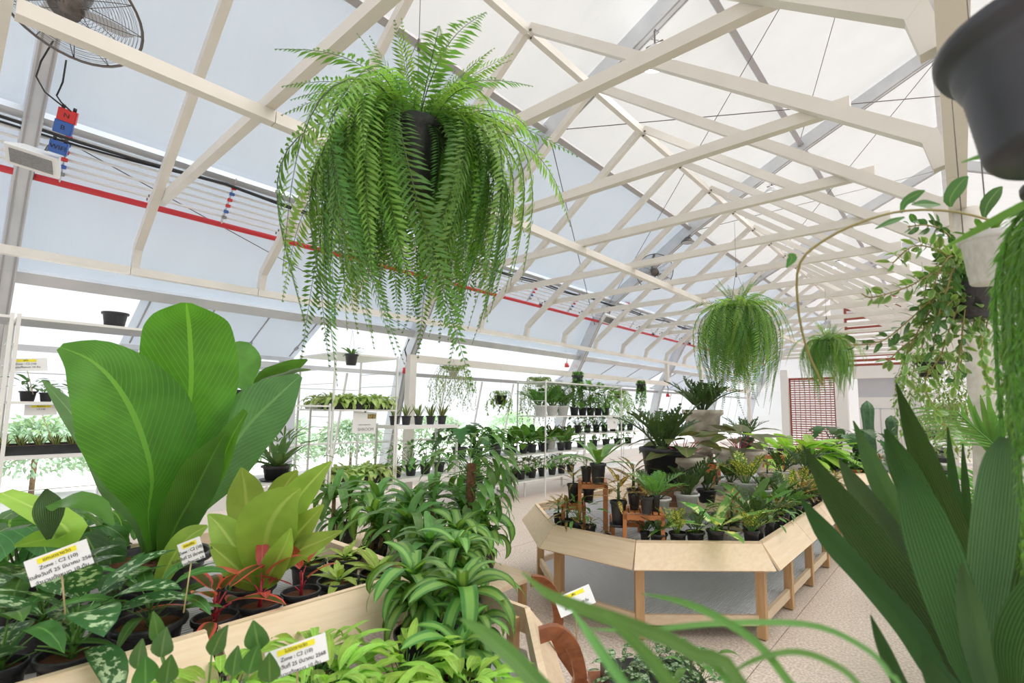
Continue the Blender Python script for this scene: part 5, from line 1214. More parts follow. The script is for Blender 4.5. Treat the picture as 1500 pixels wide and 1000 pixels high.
# ================================================================ SECOND BENCH PLANTS
for i, (u, v, key, s, ph, w, pt, lab) in enumerate(((1158, 648, 'nestlime', 1.05, .28, 44, 'white', 'large lime-green leafy plant on the second bench'), (1192, 655, 'nestlime', .95, .25, 30, 'white', 'second lime-green leafy plant beside the large one'), (1222, 652, 'monstera', .60, .45, 30, 'grey', 'dark split-leaf plant towering over the second bench'), (1262, 650, 'monstera', .55, .45, 30, 'grey', 'dark split-leaf plant in front of the white door'),
    (1215, 672, 'spath', .42, .16, 24, 'black', 'green leafy plant at the front left of the second bench'), (1235, 678, 'spath', .40, .16, 24, 'white', 'green leafy plant in white pot, front of the second bench'), (1252, 682, 'bushy', .34, .14, 22, 'terra', 'small green plant in red pot at the front of the second bench'), (1268, 680, 'spath', .36, .14, 22, 'black', 'green leafy plant in front of the sharp dark leaf'), (1284, 678, 'bushy', .34, .14, 20, 'black', 'pale green plant at the right corner of the second bench'), (1200, 665, 'bushy', .34, .14, 22, 'black', 'dark bushy plant at the far left of the second bench'), (1246, 662, 'bushy', .34, .14, 22, 'black', 'dark green bushy plant in the second row of the second bench'), (1228, 664, 'spath', .36, .14, 22, 'black', 'green leafy plant in the second row of the second bench'), (1290, 664, 'croton', .36, .14, 22, 'black', 'bronze plant behind the right corner of the second bench'))):
    p, r = pot_at(u, v, w, .52, ph)
    yy = 9.65 + (i % 3) * .45 + (i // 4) * .12 + (1.0 if key == 'monstera' else 0); ry = ray(u, 680); p = Vector((ry.x / ry.y * yy, yy, .52)); r = w * depth(p) / FP / 2 * .8
    plant(p, key, s, lab, None, pt, max(.06, r), ph, i < 4, 24 if key == 'nestlime' else None)
def cactus(p, h, r, label):
    t = thing('column_cactus', p, label, 'cactus'); put_pot(t, 'white', r * 1.6, .2)
    b = B(); n = 16; N = 14; vs = []; fs = []
    for i in range(N + 1):
        tt = i / N; rr_ = r * (1 - max(0, tt - .85) ** 2 * 40) if tt > .85 else r * (.9 + .1 * math.sin(tt * 9)); rr_ = max(.004, rr_)
        for k in range(n): a = 2 * PI * k / n; q_ = rr_ * (1 if k % 2 else .8); vs.append((q_ * math.cos(a), q_ * math.sin(a), .17 + h * tt))
    for i in range(N):
        for k in range(n): fs.append((i * n + k, i * n + (k + 1) % n, (i + 1) * n + (k + 1) % n, (i + 1) * n + k))
    b.add(vs, fs, smooth=False); link('cactus_body', b.mesh('cactus_body', [L['cactus']]), t)
p = ony(1277, 640, 12.5); cactus((p.x, p.y, .52), 1.15, .13, 'tall green column cactus in front of the white door'); p = ony(1304, 650, 12.6); cactus((p.x, p.y, .52), .85, .12, 'shorter column cactus beside the sharp dark leaf')
# ================================================================ WALL SHELVES AND WHAT STANDS ON THEM
XF, XB = -6.0, -6.5
rack(XB, XF, -1.3, .33, (1.17, 1.62, 2.33), 'white shelf rack at the far left with trays of snake plants', topslat=True, slat=True)
for z in (1.17, 1.62): pass
rack(XB, XF, .37, 1.72, (1.17, 1.62, 2.33), 'white shelf rack behind the giant-leaf plant', topslat=True)
rack(XB, XF, 1.76, 3.12, (.74, 1.62), 'lower white shelf rack carrying the staghorn fern', pr=.015)
rack(-6.95, XF, 3.16, 4.07, (.60, 1.57, 2.29), 'tall white shelf rack with trays of pale green seedlings', pr=.016)
rack(XB, XF, 4.10, 5.18, (.62, 1.35), 'white shelf rack with a row of little snake plants', pr=.02, bd=.05)
rack(-6.6, XF, 5.22, 8.6, (.33, .79), 'long low white shelf rack with potted bird-nest plants', pr=.016)
rack(-6.66, -5.95, 7.28, 10.0, (1.47, 2.12), 'tall white shelf rack with white planters under the far ivy', pr=.016)
rack(-6.6, XF, 8.64, 11.2, (.33, .79, 1.1), 'far white shelf rack of small dark pots', pr=.016)
def tray(y0, y1, z, key, s, label, n=5, grp=None, x0=-6.45, x1=-6.05, h=.08, nl=None, wh=False):
    t = thing('seed_tray', ((x0 + x1) / 2, (y0 + y1) / 2, z), label, 'tray', grp); w, l = x1 - x0, y1 - y0
    b = B(); b.add([Vector((a * w / 2 * k, c * l / 2 * k, zz)) for zz, k in ((0, .92), (h, 1), (h, .94), (.02, .88)) for a, c in ((-1, -1), (1, -1), (1, 1), (-1, 1))], [(3, 2, 1, 0)] + [(i * 4 + k, i * 4 + (k + 1) % 4, i * 4 + 4 + (k + 1) % 4, i * 4 + 4 + k) for i in range(3) for k in range(4)] + [(12, 13, 14, 15)])
    b.box((0, 0, h - .008), (w * 1.04, l * 1.02, .01)) if False else None
    link('tray_body', b.mesh('tray_body', [M['potw'] if wh else M['black']]), t); link('soil', B().box((0, 0, h * .6), (w * .88, l * .88, h * .4)).mesh('soil', [M['soil']]), t)
    for i in range(n):
        for sx in (-.22, .22): leaves(t, key, s, h * .8, nxt(), False, nl, sx * w, l * ((i + .5) / n - .5))
    return t
tray(.33 + .0, 1.0 - .03, 1.17, 'snake', .12, 'black tray of snake plants beside the small sign on the lowest left shelf', 6); tray(1.02, 1.5, 1.17, 'snake', .12, 'second black tray of snake plants, partly behind the giant leaf', 4)
tray(3.2, 3.62, 1.57, 'pale', .24, 'black tray of pale seedlings on the upper board of the tall rack, left half', 3, x0=-6.4, x1=-6.02); tray(3.64, 4.03, 1.57, 'pale', .24, 'black tray of pale seedlings on the upper board of the tall rack, right half', 3, x0=-6.4, x1=-6.02)
tray(3.2, 3.95, 1.57, 'pale', .22, 'white tray of pale seedlings at the back of the upper board', 4, x0=-6.9, x1=-6.45, wh=True)
tray(3.2, 3.62, .60, 'pale', .28, 'black tray of broad pale plants low on the tall rack, left half', 3, x0=-6.4, x1=-6.02, h=.10); tray(3.64, 4.03, .60, 'pale', .28, 'black tray of broad pale plants low on the tall rack, right half', 3, x0=-6.4, x1=-6.02, h=.10)
def row_(xs_, ys_, z, key, s, pr, ph, what, where, pot='black', sep=False, n=None, jitter=.0):
    grp = what + 's in a row on ' + where
    for i, y in enumerate(ys_):
        plant((xs_ + R_.uniform(-jitter, jitter), y, z), key, s * R_.uniform(1.1, 1.4), what + ', ' + ORD[i] + ' from left on ' + where, grp, pot, pr, ph, sep, n)
row_(-6.22, [4.2, 4.40, 4.62, 4.84, 5.06], 1.35, 'snake', .20, .075, .13, 'little dark snake plant', 'the board beside the seedling trays')
row_(-6.2, [4.25, 4.5, 4.76, 5.02], .62, 'bushy', .34, .09, .15, 'bushy dark green plant', 'the board below the snake plants')
row_(-6.2, [5.42, 5.78], .79, 'monstera', .50, .13, .19, 'split-leaf plant in a grey pot', 'the long low rack', 'grey', True, 9)
row_(-6.2, [6.22], .79, 'spath', .50, .13, .19, 'broad leafy plant in a grey pot', 'the long low rack', 'grey', True)
row_(-6.2, [6.65, 6.95, 7.2, 7.55, 7.95, 8.3], .79, 'nest', .48, .09, .15, 'bright green bird-nest plant', 'the long low rack', 'grey', True, 9)
row_(-6.45, [6.0, 6.45, 6.8, 7.4, 7.8], .79, 'nest', .44, .08, .14, 'back-row bird-nest plant', 'the long low rack')
row_(-6.2, [5.5, 5.85, 6.2, 6.6, 6.9, 7.2, 7.5, 7.8, 8.1, 8.4], .33, 'spath', .34, .09, .15, 'dark leafy plant', 'the low rack bottom board')
row_(-6.45, [5.6, 6.05, 6.5, 7.0, 7.4], .33, 'croton', .36, .09, .15, 'back-row bronze plant', 'the low rack bottom board')
row_(-6.25, [7.5, 7.85, 8.2], 1.47, 'zzg', .48, .13, .20, 'glossy plant in a white pot', 'the tall far rack top board', 'white')
row_(-6.25, [8.6, 8.9, 9.2, 9.5, 9.8], 1.47, 'bushy', .5, .10, .17, 'dark bushy plant', 'the tall far rack top board')
row_(-6.3, [8.8, 9.15, 9.5, 9.85, 10.2, 10.6, 11.0], 1.10, 'spath', .34, .09, .16, 'small dark plant', 'the far rack middle board')
row_(-6.3, [8.9, 9.4, 9.9, 10.4, 10.9], .79, 'bushy', .3, .10, .14, 'dark pot plant', 'the far rack second board')
row_(-6.25, [7.9, 8.35], .81, 'zz', .3, .11, .22, 'pale square pot plant', 'the right end of the long low rack', 'white')
# left shelves
p = onx(45, 583, -6.2); plant((-6.22, .50, 1.62), 'aglaonema', .19, 'small plant in a black pot with orange dots beside the sign on the left shelf', None, 'black', .06, .09)
plant((-6.25, .82, 1.62), 'nest', .24, 'rounded cabbage-like plant in a black pot on the left shelf', None, 'black', .07, .09, True, 14)
plant((-6.2, .60, 1.62), 'spath', .16, 'second small plant close to the pot with orange dots', None, 'black', .05, .08)
t = thing('empty_pot', (-6.2, 1.02, 2.33), 'empty black pot on the top of the left rack', 'pot'); put_pot(t, 'black', .105, .15)
g = thing('fan_leaf_plant', (-6.25, 2.1, 1.62), 'plant with big upright fan-shaped leaves behind the giant-leaf plant', 'potted plant'); put_pot(g, 'black', .10, .16)
D = depth(g.location)
for path, tl in (([(362, 575, D, 5), (356, 552, D, 36), (353, 530, D, 52), (348, 512, D, 40), (340, 503, D, 6)], .2), ([(368, 575, D, 5), (385, 553, D, 26), (408, 542, D, 34), (430, 533, D, 26), (450, 526, D, 4)], .8), ([(366, 572, D, 5), (385, 558, D, 22), (415, 548, D, 22), (435, 541, D, 18), (455, 541, D, 3)], 1.2)): px_leaf(g, path, [L['zzg']], tilt=tl, fold=.15, n=10, cross=3, wave=.05)
leaves(g, 'stag', .25, .14, nxt(), True, 8)
plant((-6.2, 2.62, .74), 'stag', .80, 'staghorn fern with forked grey-green fronds in a black saucered pot', None, 'black', .17, .17, True, 22, name='staghorn_fern', saucer=True)
plant((-6.25, 2.05, .74), 'spath', .45, 'leafy plant left of the staghorn fern', None, 'black', .11, .18, True, 12, saucer=True); plant((-6.25, 1.86, .74), 'zzg', .3, 'small plant at the left end of the staghorn shelf', None, 'black', .08, .16, False)
card(onx(38, 534, -6.05), .26, .11, (0, 1, .10), (1, -.25, .1), ['ฟิโล', 'Zone : C2 (10)', 'จำนวนทั้งหมด 10 ต้น'], 'white sign with yellow title above the small pots on the left shelf', .5, stick=(-6.15, .52, 1.68)); card(onx(60, 600, -6.05), .20, .09, (0, 1, .02), (1, -.25, -.1), ['ลิ้นมังกร', 'C2 (10)'], 'small sign on a stick above the left snake plant tray', .6, stick=(-6.1, .68, 1.24))
# hanging sign board under the seedling tray shelf
pb = thing('hanging_poster', (-6.03, 3.62, 1.40), 'white printed card hanging below the seedling trays', 'poster'); link('card', B().box((0, 0, 0), (.004, .34, .28), Matrix.Rotation(-.05, 3, 'X')).mesh('card', [M['card']]), pb)
link('picture', B().box((.003, .10, .08), (.002, .12, .06)).mesh('picture', [solid('photo_print', (.45, .33, .10), .5, (.10, .08, .03), 40)]), pb)
text('SHROOM', .055, M['greym'], pb, frame_mtx((.004, .02, -.09), (0, 1, 0), (0, 0, 1))); text('MINI EXHIBITION', .022, M['greym'], pb, frame_mtx((.004, .0, -.03), (0, 1, 0), (0, 0, 1)))
link('clip', B().box((.0, 0, .155), (.012, .02, .05)).mesh('clip', [M['black']]), pb)
card((-6.0, 9.7, 1.30), .42, .26, (0, 1, 0), (1, -.1, 0), ['', ''], 'blank white sign in front of the far rack')
# low white frames on the floor
rack(-6.9, -6.2, 5.3, 7.0, (.30,), 'low white metal frame on the floor under the long rack', pr=.02); 
t = thing('white_floor_pot', (-5.7, 8.3, 0), 'white pot of snake plants on a black saucer on the floor', 'potted plant'); put_pot(t, 'white', .22, .3, saucer=True, n=28); leaves(t, 'snake', .32, .26, nxt(), True, 14)
# ================================================================ FERNS
def fern_fronds(seed, specs, ll=.082, lw=.021, dens=42):
    out = []; rnd = random.Random(seed)
    for (rise, Ln, tot, early) in specs:
        b = B(); frond_into(b, Ln, int(dens * Ln), ll, lw, (lambda t, tot=tot, early=early: tot * (early + 1) * (1 - t) ** early), rise=rise, ang=1.35, kind='lance', base=.06, tip=.2, seg=2, vee=.12, droop=.5, r=.0028, rnd=rnd, lo=.55)
        out.append(b.mesh('frond', [L['fern'] if len(out) % 3 else L['fern2'], L['stemd']]))
    return out
SPEC = [(1.45, .62, .55, 1), (1.30, .70, .9, 1), (1.2, .55, 1.3, 1), (1.25, .72, 1.7, 1.2),
        (1.2, .95, 2.7, 1.6), (1.0, .95, 2.5, 1.8), (.8, .90, 2.3, 2.0), (.7, 1.0, 2.25, 2.2), (1.15, 1.1, 2.7, 1.8), (.9, 1.15, 2.45, 2.4), (.4, .95, 1.95, 3.0), (.2, .9, 1.75, 3.0), (.5, 1.2, 2.05, 3.2), (1.1, .85, 2.3, 1.1), (.0, .7, 1.5, 3.5)]
FM = fern_fronds(5, SPEC)
def fern(pc, scale, label, n, r, h, seed, top, name='hanging_fern', wide=1.0, gap=None, zs=1.0):
    t = thing(name, (pc[0], pc[1], pc[2] - h), label, 'hanging fern'); put_pot(t, 'black', r, h, n=32)
    rr = random.Random(seed)
    for i in range(n):
        q = rr.random(); k = rr.choice((0, 1, 2, 3, 3)) if q < .16 else rr.choice((4, 5, 6, 7, 8, 9, 13)) if q < .66 else rr.choice((7, 9, 10, 11, 12, 14))
        a = i * 2.39996 + rr.uniform(-.5, .5); sc = scale * rr.uniform(.6, 1.25)
        if k < 3: sc *= .82
        if gap is not None and k > 3 and abs((a - gap + PI) % (2 * PI) - PI) < (.45 if k < 9 else .3): continue
        r0 = r * rr.uniform(.2, .8) * (1 if k > 3 else .4)
        if k >= 9: r0 = r * .92
        sx = sc * wide
        link('frond', FM[k], t, Matrix.Translation((r0 * math.cos(a), r0 * math.sin(a), h * .92)) @ Matrix.Rotation(a, 4, 'Z') @ Matrix.Rotation(rr.uniform(-.35, .35), 4, 'X') @ Matrix.Diagonal((sx * rr.uniform(.68, 1.12), sc, sc * (zs if k > 3 else 1), 1)))
    for k in range(3):
        a = k * 2.094 + .4; b = B(); b.tube([(r * math.cos(a), r * math.sin(a), h), (.01 * math.cos(a), .01 * math.sin(a), h + .42)], .0018, 4); link('wire', b.mesh('wire', [M['steel']]), t)
    b = B(); b.tube([(0, 0, h + .41), (Vector(top) - t.location)], .002, 4); b.tube([(0, 0, h + .38), (.0, .0, h + .44)], .008, 6); link('hanger_wire', b.mesh('hanger_wire', [M['steel']]), t)
    return t
pc = atd(609, 188, 2.30); fern(pc, .86, 'huge hanging sword fern in a black pot filling the upper middle', 300, .145, .31, 3, (pc.x, 1.28, 5.88 - .689 * abs(pc.x + 3.5)), wide=1.15, gap=math.atan2(-pc.y, -pc.x), zs=1.12)
pc = atd(1080, 452, 5.9); fern(pc, .86, 'second hanging fern, above the stone urn', 190, .15, .28, 8, (pc.x, pc.y, 3.85), wide=1.1, zs=1.2); pc = atd(1212, 498, 9.2); fern(pc, .84, 'third and farthest hanging fern near the louvred screen', 170, .15, .28, 12, (pc.x, pc.y, 3.85), wide=1.1, zs=1.15)
# ================================================================ HANGING IVIES BY THE WINDOWS
def trailing(p, key, label, n, ln, r=.09, h=.12, seed=1, pot='white', leafs=.035, spread=.30, top=None, dome=True, name='hanging_ivy', step=.03, mats=None):
    t = thing(name, p, label, 'hanging plant'); put_pot(t, pot, r, h)
    rr = random.Random(seed); mats = mats or [L[key], L['vine']]
    for i in range(n):
        a = i * 2.39996; b = B(); sp_ = spread * rr.uniform(.4, 1.0); l_ = ln * rr.uniform(.35, 1.0); pts = []
        N = 12
        for j in range(N + 1):
            tt = j / N; x = r * .5 + sp_ * min(1, tt * 2.2) ** .7; z = h + .10 * math.sin(min(1, tt * 3) * PI) - l_ * max(0, tt - .18) / .82
            pts.append(Vector((x * math.cos(a + .25 * math.sin(tt * 5 + i)), x * math.sin(a + .25 * math.sin(tt * 5 + i)), z)))
        b.tube(pts, .0016, 3, 1)
        L_ = sum((pts[j + 1] - pts[j]).length for j in range(N)); m_ = int(L_ / step)
        for k in range(m_):
            f = (k + .5) / m_ * N; j = min(int(f), N - 1); q = pts[j].lerp(pts[j + 1], f - j)
            xf = Matrix.Translation(q) @ Matrix.Rotation(rr.uniform(0, 6.28), 4, 'Z') @ Matrix.Rotation(rr.uniform(-.3, 1.1), 4, 'Y')
            leaf_into(b, leafs * rr.uniform(.7, 1.2), leafs * .62, 'ovate' if key != 'tail' else 'lance', 2, .4, .2, 0, xf=xf, cross=1)
        link('vine', b.mesh('vine', mats), t)
    if top is not None:
        b = B(); b.tube([(r, 0, h), (0, 0, h + .2), (-r, 0, h)], .0016, 4, cap=False); b.tube([(0, 0, h + .2), Vector(top) - Vector(p)], .0016, 4); link('wire', b.mesh('wire', [M['steel']]), t)
    return t
IV = [(664, 545, -6.95, 'ivy', 34, .75, 'white', 'trailing ivy hanging behind the lower fern fronds'), (790, 560, -6.95, 'ivy', 36, .95, 'white', 'airy ivy basket hanging before the clear wall'), (905, 578, -6.95, 'fern', 40, .8, 'black', 'bushy trailing plant hanging over the far rack'), (700, 585, -6.3, 'spath', 0, 0, 'black', '')]
for u, v, x, k, n, l, pt, lab in IV[:3]:
    p = onx(u, v, x); trailing(p - Vector((0, 0, .1)), k, lab, int(n * 1.6), l, seed=u, pot=pt, leafs=.06 if p.y > 6 else .05, spread=.40, top=(p.x, p.y, 2.42 if p.y > 5 else 3.08))
p = onx(733, 585, -6.9); trailing(p - Vector((0, 0, .1)), 'fern', 'small arching fern basket left of the airy ivy', 20, .4, .13, .18, 5, 'black', .07, .22, (p.x, p.y, 2.42), step=.025)
for (u, v, l, lab) in ((846, 563, .75, 'black hanging pot with long straight tassels'), (939, 573, .75, 'black hanging pot with tassels near the staghorn-like croton')):
    p = onx(u, v, -6.6); trailing(p - Vector((0, 0, .0)), 'tail', lab, 22, l, .14, .2, u, 'black', .08, .06, (p.x - .4, p.y, 2.42), step=.022)
p = onx(515, 520, -5.95); t = thing('hanging_pot', p - Vector((0, 0, .13)), 'grey hanging pot with succulent rosette in front of the tall rack', 'hanging plant'); put_pot(t, 'grey', .085, .14); leaves(t, 'nest', .17, .12, nxt(), True, 12); leaves(t, 'spath', .2, .12, nxt(), True, 3)
b = B(); b.tube([(.08, 0, .14), (0, 0, .45), (-.08, 0, .14)], .0015, 4, cap=False); b.tube([(0, 0, .45), (-1.04, 0, 3.06 - t.location.z)], .0015, 4); link('wire', b.mesh('wire', [M['steel']]), t)
# ================================================================ RIGHT SIDE: HANGING POTS, VINES, PALMS
pc = atd(1566, 8, .86); t = thing('hanging_pot', pc - Vector((0, 0, .26)), 'large dark grey ribbed hanging pot cut by the top right of the photo', 'hanging pot')
b = B(); pr = [(.02, 0), (.115, 0), (.125, .012)]
for i in range(12): z = .02 + i * .013; r0 = .125 + (z / .26) * .035; pr += [(r0, z), (r0 + .0016, z + .006)]
pr += [(.160, .195), (.162, .20), (.166, .225), (.182, .23), (.188, .245), (.188, .258), (.18, .262), (.160, .262), (.155, .2)]
b.lathe([(r_, z_ * .86) for r_, z_ in pr], 48); link('pot_body', b.mesh('pot_body', [M['pot_grey']]), t); link('soil', soilm(), t, Matrix.Translation((0, 0, .18)) @ Matrix.Diagonal((.15, .15, .06, 1)))
for k in range(3): a = k * 2.094; b = B(); b.tube([(.17 * math.cos(a), .17 * math.sin(a), .26), (0, 0, .9), (.0, .0, 1.5)], .002, 5); link('wire', b.mesh('wire', [M['steel']]), t)
# tassel plant
pc = atd(1590, 285, 1.08); t = thing('tassel_plant', pc - Vector((0, 0, .1)), 'hanging plant with long thick bushy green tassels at the right edge of the photo', 'hanging plant'); put_pot(t, 'black', .10, .14)
rr = random.Random(17); TM = []
for k in range(5):
    b = B(); Ln = .62 + .06 * k; N = 12; pts = []; a = .5 - .25 * k; x = z = 0
    for i in range(N + 1):
        pts.append(Vector((x, 0, z))); a += (-PI / 2 - a) * .42; x += math.cos(a) * Ln / N; z += math.sin(a) * Ln / N
    b.tube(pts, .004, 5, 1)
    for i in range(230):
        f = rr.random() ** .9 * N; j = min(int(f), N - 1); q = pts[j].lerp(pts[j + 1], f - j); dn = (pts[min(N, j + 1)] - pts[j]).normalized()
        xf = Matrix.Translation(q) @ dn.to_track_quat('X', 'Z').to_matrix().to_4x4() @ Matrix.Rotation(rr.uniform(0, 6.28), 4, 'X') @ Matrix.Rotation(-rr.uniform(.35, .8), 4, 'Y')
        leaf_into(b, .040 * (1.1 - .5 * f / N), .0085, 'lance', 2, .2, .2, 0, xf=xf, cross=1)
    TM.append(b.mesh('tassel', [L['tail'], L['stem']]))
for i in range(34):
    a = PI + rr.uniform(-1.3, 1.3) if i < 16 else rr.uniform(0, 6.28); sc = rr.uniform(.7, 1.08); link('tassel', TM[i % 5], t, Matrix.Translation((.05 * math.cos(a), .05 * math.sin(a), .13)) @ Matrix.Rotation(a, 4, 'Z') @ Matrix.Diagonal((sc, sc, sc, 1)))
b = B(); b.tube([(0, 0, .14), (0, 0, 1.4)], .002, 4); link('wire', b.mesh('wire', [M['steel']]), t)
for path in ([(1580, 262, 1.07, 6), (1500, 222, 1.05, 12), (1455, 224, 1.03, 10), (1408, 238, 1.0, 2)], [(1580, 266, 1.07, 6), (1510, 232, 1.05, 10), (1480, 232, 1.03, 9), (1448, 242, 1.0, 2)], [(1580, 262, 1.07, 6), (1500, 300, 1.05, 12), (1440, 332, 1.05, 11), (1385, 362, 1.05, 3)]): px_leaf(t, path, [L['tail']], n=8, cross=2)
# hoya vines
_hl = {}
def hleaf(key, Ln, Wd):
    if (key, Ln) not in _hl:
        ms_ = []
        for i in range(3):
            b = B(); stalk_into(b, Ln * .2, Ln * .04, 0, .2); leaf_into(b, Ln, Wd * 1.25, 'ovate', 5, .2 + .35 * i, .25, 0, x0=Ln * .18, cross=2); ms_.append(b.mesh('leaf', [L[key], L['vine']]))
        _hl[(key, Ln)] = ms_
    return _hl[(key, Ln)]
def vine(root, path, key, Ln, step, seed=1, r=.003, sep=True, spread=1.0):
    rr = random.Random(seed); pts = curve([atd(u, v, d) for u, v, d in path], 24); rt = parent_world(root)
    B().tube(pts, r, 5).build('vine', [L['vine']], root)
    ms_ = hleaf(key, Ln, Ln * .55); acc = 0
    for i in range(len(pts) - 1):
        acc += (pts[i + 1] - pts[i]).length
        while acc > step:
            acc -= step; q = pts[i].lerp(pts[i + 1], rr.random()) - rt; dn = (pts[i + 1] - pts[i]).normalized()
            for sg in (0, PI):
                m_ = Matrix.Translation(q) @ dn.to_track_quat('X', 'Z').to_matrix().to_4x4() @ Matrix.Rotation(sg + rr.uniform(-.9, .9), 4, 'X') @ Matrix.Rotation(-rr.uniform(.7, 1.5) * spread, 4, 'Y') @ Matrix.Rotation(rr.uniform(-.8, .8), 4, 'X')
                s = rr.uniform(.65, 1.15); link('leaf', ms_[rr.randrange(3)], root, m_ @ Matrix.Diagonal((s, s, s, 1)))
p = atd(1447, 345, 1.55); h1 = thing('hanging_hoya', p - Vector((0, 0, .15)), 'pale grey hanging pot with a long arching wax vine', 'hanging plant'); put_pot(h1, 'white', .075, .15)
vine(h1, [(1460, 325, 1.5), (1400, 310, 1.4), (1330, 308, 1.35), (1270, 322, 1.3), (1210, 350, 1.3), (1172, 385, 1.35), (1168, 440, 1.45), (1180, 505, 1.6), (1205, 563, 1.7)], 'hoyad', .05, 9, 2, .0035)
for path, mt, tl in (([(1393, 303, 1.42, 3), (1392, 290, 1.42, 18), (1405, 270, 1.42, 20), (1418, 258, 1.42, 2)], 'hoyad', 0), ([(1378, 300, 1.4, 3), (1355, 299, 1.4, 16), (1335, 300, 1.4, 2)], 'hoyad', .8), ([(1320, 312, 1.38, 3), (1325, 296, 1.38, 12), (1340, 286, 1.38, 14), (1355, 279, 1.38, 2)], 'hoyad', .4), ([(1441, 320, 1.5, 3), (1446, 300, 1.5, 18), (1458, 283, 1.5, 16), (1468, 273, 1.5, 2)], 'hoyad', 0), ([(1325, 318, 1.38, 3), (1305, 325, 1.38, 10), (1282, 335, 1.38, 2)], 'hoyad', .6), ([(1155, 372, 1.4, 3), (1160, 378, 1.4, 14), (1152, 392, 1.4, 2)], 'hoyad', 0)): px_leaf(h1, path, [L[mt]], n=8, cross=3, tilt=tl, fold=.2)
leaves(h1, 'hoyahub' if False else 'nest', .10, .13, nxt(), True, 10)
b = B(); b.tube([(0, 0, .15), (0, 0, 1.45)], .0018, 4); link('wire', b.mesh('wire', [M['steel']]), h1)
p = atd(1418, 430, 1.9); h2 = thing('hanging_wax_vine', p - Vector((0, 0, .1)), 'dense hanging vine with small cream-edged leaves spilling left from a black pot', 'hanging plant'); put_pot(h2, 'black', .10, .13)
VN = [[(1420, 400, 1.9), (1390, 345, 1.85), (1360, 330, 1.8), (1330, 332, 1.8)], [(1420, 405, 1.9), (1380, 370, 1.85), (1340, 360, 1.8), (1308, 385, 1.8)], [(1420, 405, 1.9), (1370, 400, 1.8), (1330, 420, 1.8), (1280, 435, 1.8), (1262, 430, 1.8)], [(1420, 410, 1.9), (1375, 430, 1.8), (1330, 470, 1.85), (1290, 500, 1.85), (1240, 505, 1.9)], [(1420, 410, 1.9), (1385, 450, 1.8), (1345, 490, 1.85), (1320, 510, 1.85), (1300, 530, 1.9)],
      [(1420, 410, 1.9), (1395, 470, 1.85), (1378, 520, 1.9), (1355, 560, 1.95), (1370, 600, 2.0), (1405, 660, 2.0)], [(1425, 410, 1.9), (1410, 480, 1.85), (1408, 530, 1.9), (1395, 560, 1.9)], [(1425, 410, 1.85), (1435, 470, 1.85), (1442, 540, 1.9), (1450, 580, 1.9)], [(1420, 400, 1.9), (1395, 375, 1.75), (1375, 400, 1.75), (1360, 445, 1.8)], [(1420, 400, 1.9), (1400, 390, 1.75), (1385, 430, 1.75), (1372, 470, 1.8)], [(1425, 405, 1.9), (1440, 380, 1.9), (1460, 420, 1.85), (1468, 480, 1.9)]]
_rv = random.Random(3)
for i in range(9):
    u1 = 1330 + _rv.uniform(0, 120); v1 = 420 + _rv.uniform(-60, 120); VN.append([(1425, 405, 1.9), ((1425 + u1) / 2, (380 + v1) / 2 - 10, 1.85), (u1, v1, 1.85), (u1 - 8, v1 + 50, 1.9)])
for i, v in enumerate(VN): vine(h2, v, 'hoya' if i % 3 else 'hoyad', .045, .020, 20 + i, .0025)
b = B(); b.tube([(0, 0, .13), (.0, 0, 1.3)], .0018, 4); link('wire', b.mesh('wire', [M['steel']]), h2)
p = onx(1388, 505, -.30); trailing(Vector((-.22, 6.2, 1.95)), 'hoya', 'bushy pale-leaved hanging plant farther back by the plastered post', 44, .9, .12, .14, 77, 'black', .06, .28, (-.22, 6.2, 3.1)); trailing(Vector((.42, 5.6, 1.95)), 'hoya', 'hanging vine behind the plastered post at the right', 40, 1.0, .12, .14, 78, 'black', .055, .28, (.42, 5.6, 3.1))
trailing(Vector((-.15, 8.2, 1.5)), 'ivy', 'third hanging vine deeper along the shelf side', 36, .7, .12, .14, 79, 'grey', .06, .3, (-.15, 8.2, 3.1))
# palms behind the dark strap plant
for (x, y, s, h, pt, lab) in ((.22, 4.05, .95, .60, 'white', 'feathery palm beside the plastered post'), (.75, 3.6, 1.0, .5, 'white', 'palm at the right edge behind the bushy tassels'), (-.02, 5.4, .75, .5, 'white', 'palm in a tall white planter behind the first palm'), (.12, 7.4, .8, .5, 'white', 'farther palm in a white planter by the racks')):
    plant((x, y, 0), 'palmb', s, lab, None, pt, .19, h, True, 12, name='potted_palm')
plant((.5, 5.0, 0), 'spath', .9, 'broad dark-leaved plant low behind the palms', None, 'white', .18, .5, True, 18); plant((-.05, 9.4, 0), 'spath', .7, 'leafy plant in a white planter along the shelf side aisle', None, 'white', .17, .45, True, 14)
g = bpy.data.objects[[o.name for o in bpy.data.objects if o.get('label') == 'feathery palm beside the plastered post'][0]]
# big fan palm blades behind the vine
for i in range(9):
    u1 = 1400 + i * 9; v1 = 588 - (i % 3) * 10 + abs(i - 4) * 5; px_leaf(g, [(1456, 672, 3.2, 3), ((1456 + u1) / 2 + 3, 640, 3.2, 8), (u1 + 4, v1 + 18, 3.2, 6), (u1, v1, 3.2, 1)], [L['palm']], n=8, cross=1, fold=.4)
# drooping palm frond with comb leaflets
B().tube([atd(1480, 680, 2.6), atd(1462, 656, 2.6), atd(1432, 630, 2.6), atd(1402, 604, 2.6)], .004, 5).build('rachis', [L['stem']], g)
for i in range(11):
    t_ = i / 10; u = 1468 - 100 * t_; v = 662 - 42 * t_ ** .8; u = 1462 - 60 * t_; v = 656 - 52 * t_; px_leaf(g, [(u, v, 2.6, 2), (u - 28, v - 5, 2.6, 3), (u - 60, v - 6, 2.58, 2.6), (u - 92 + 24 * t_, v - 2, 2.56, 1)], [L['palm']], n=8, cross=1, fold=.4)
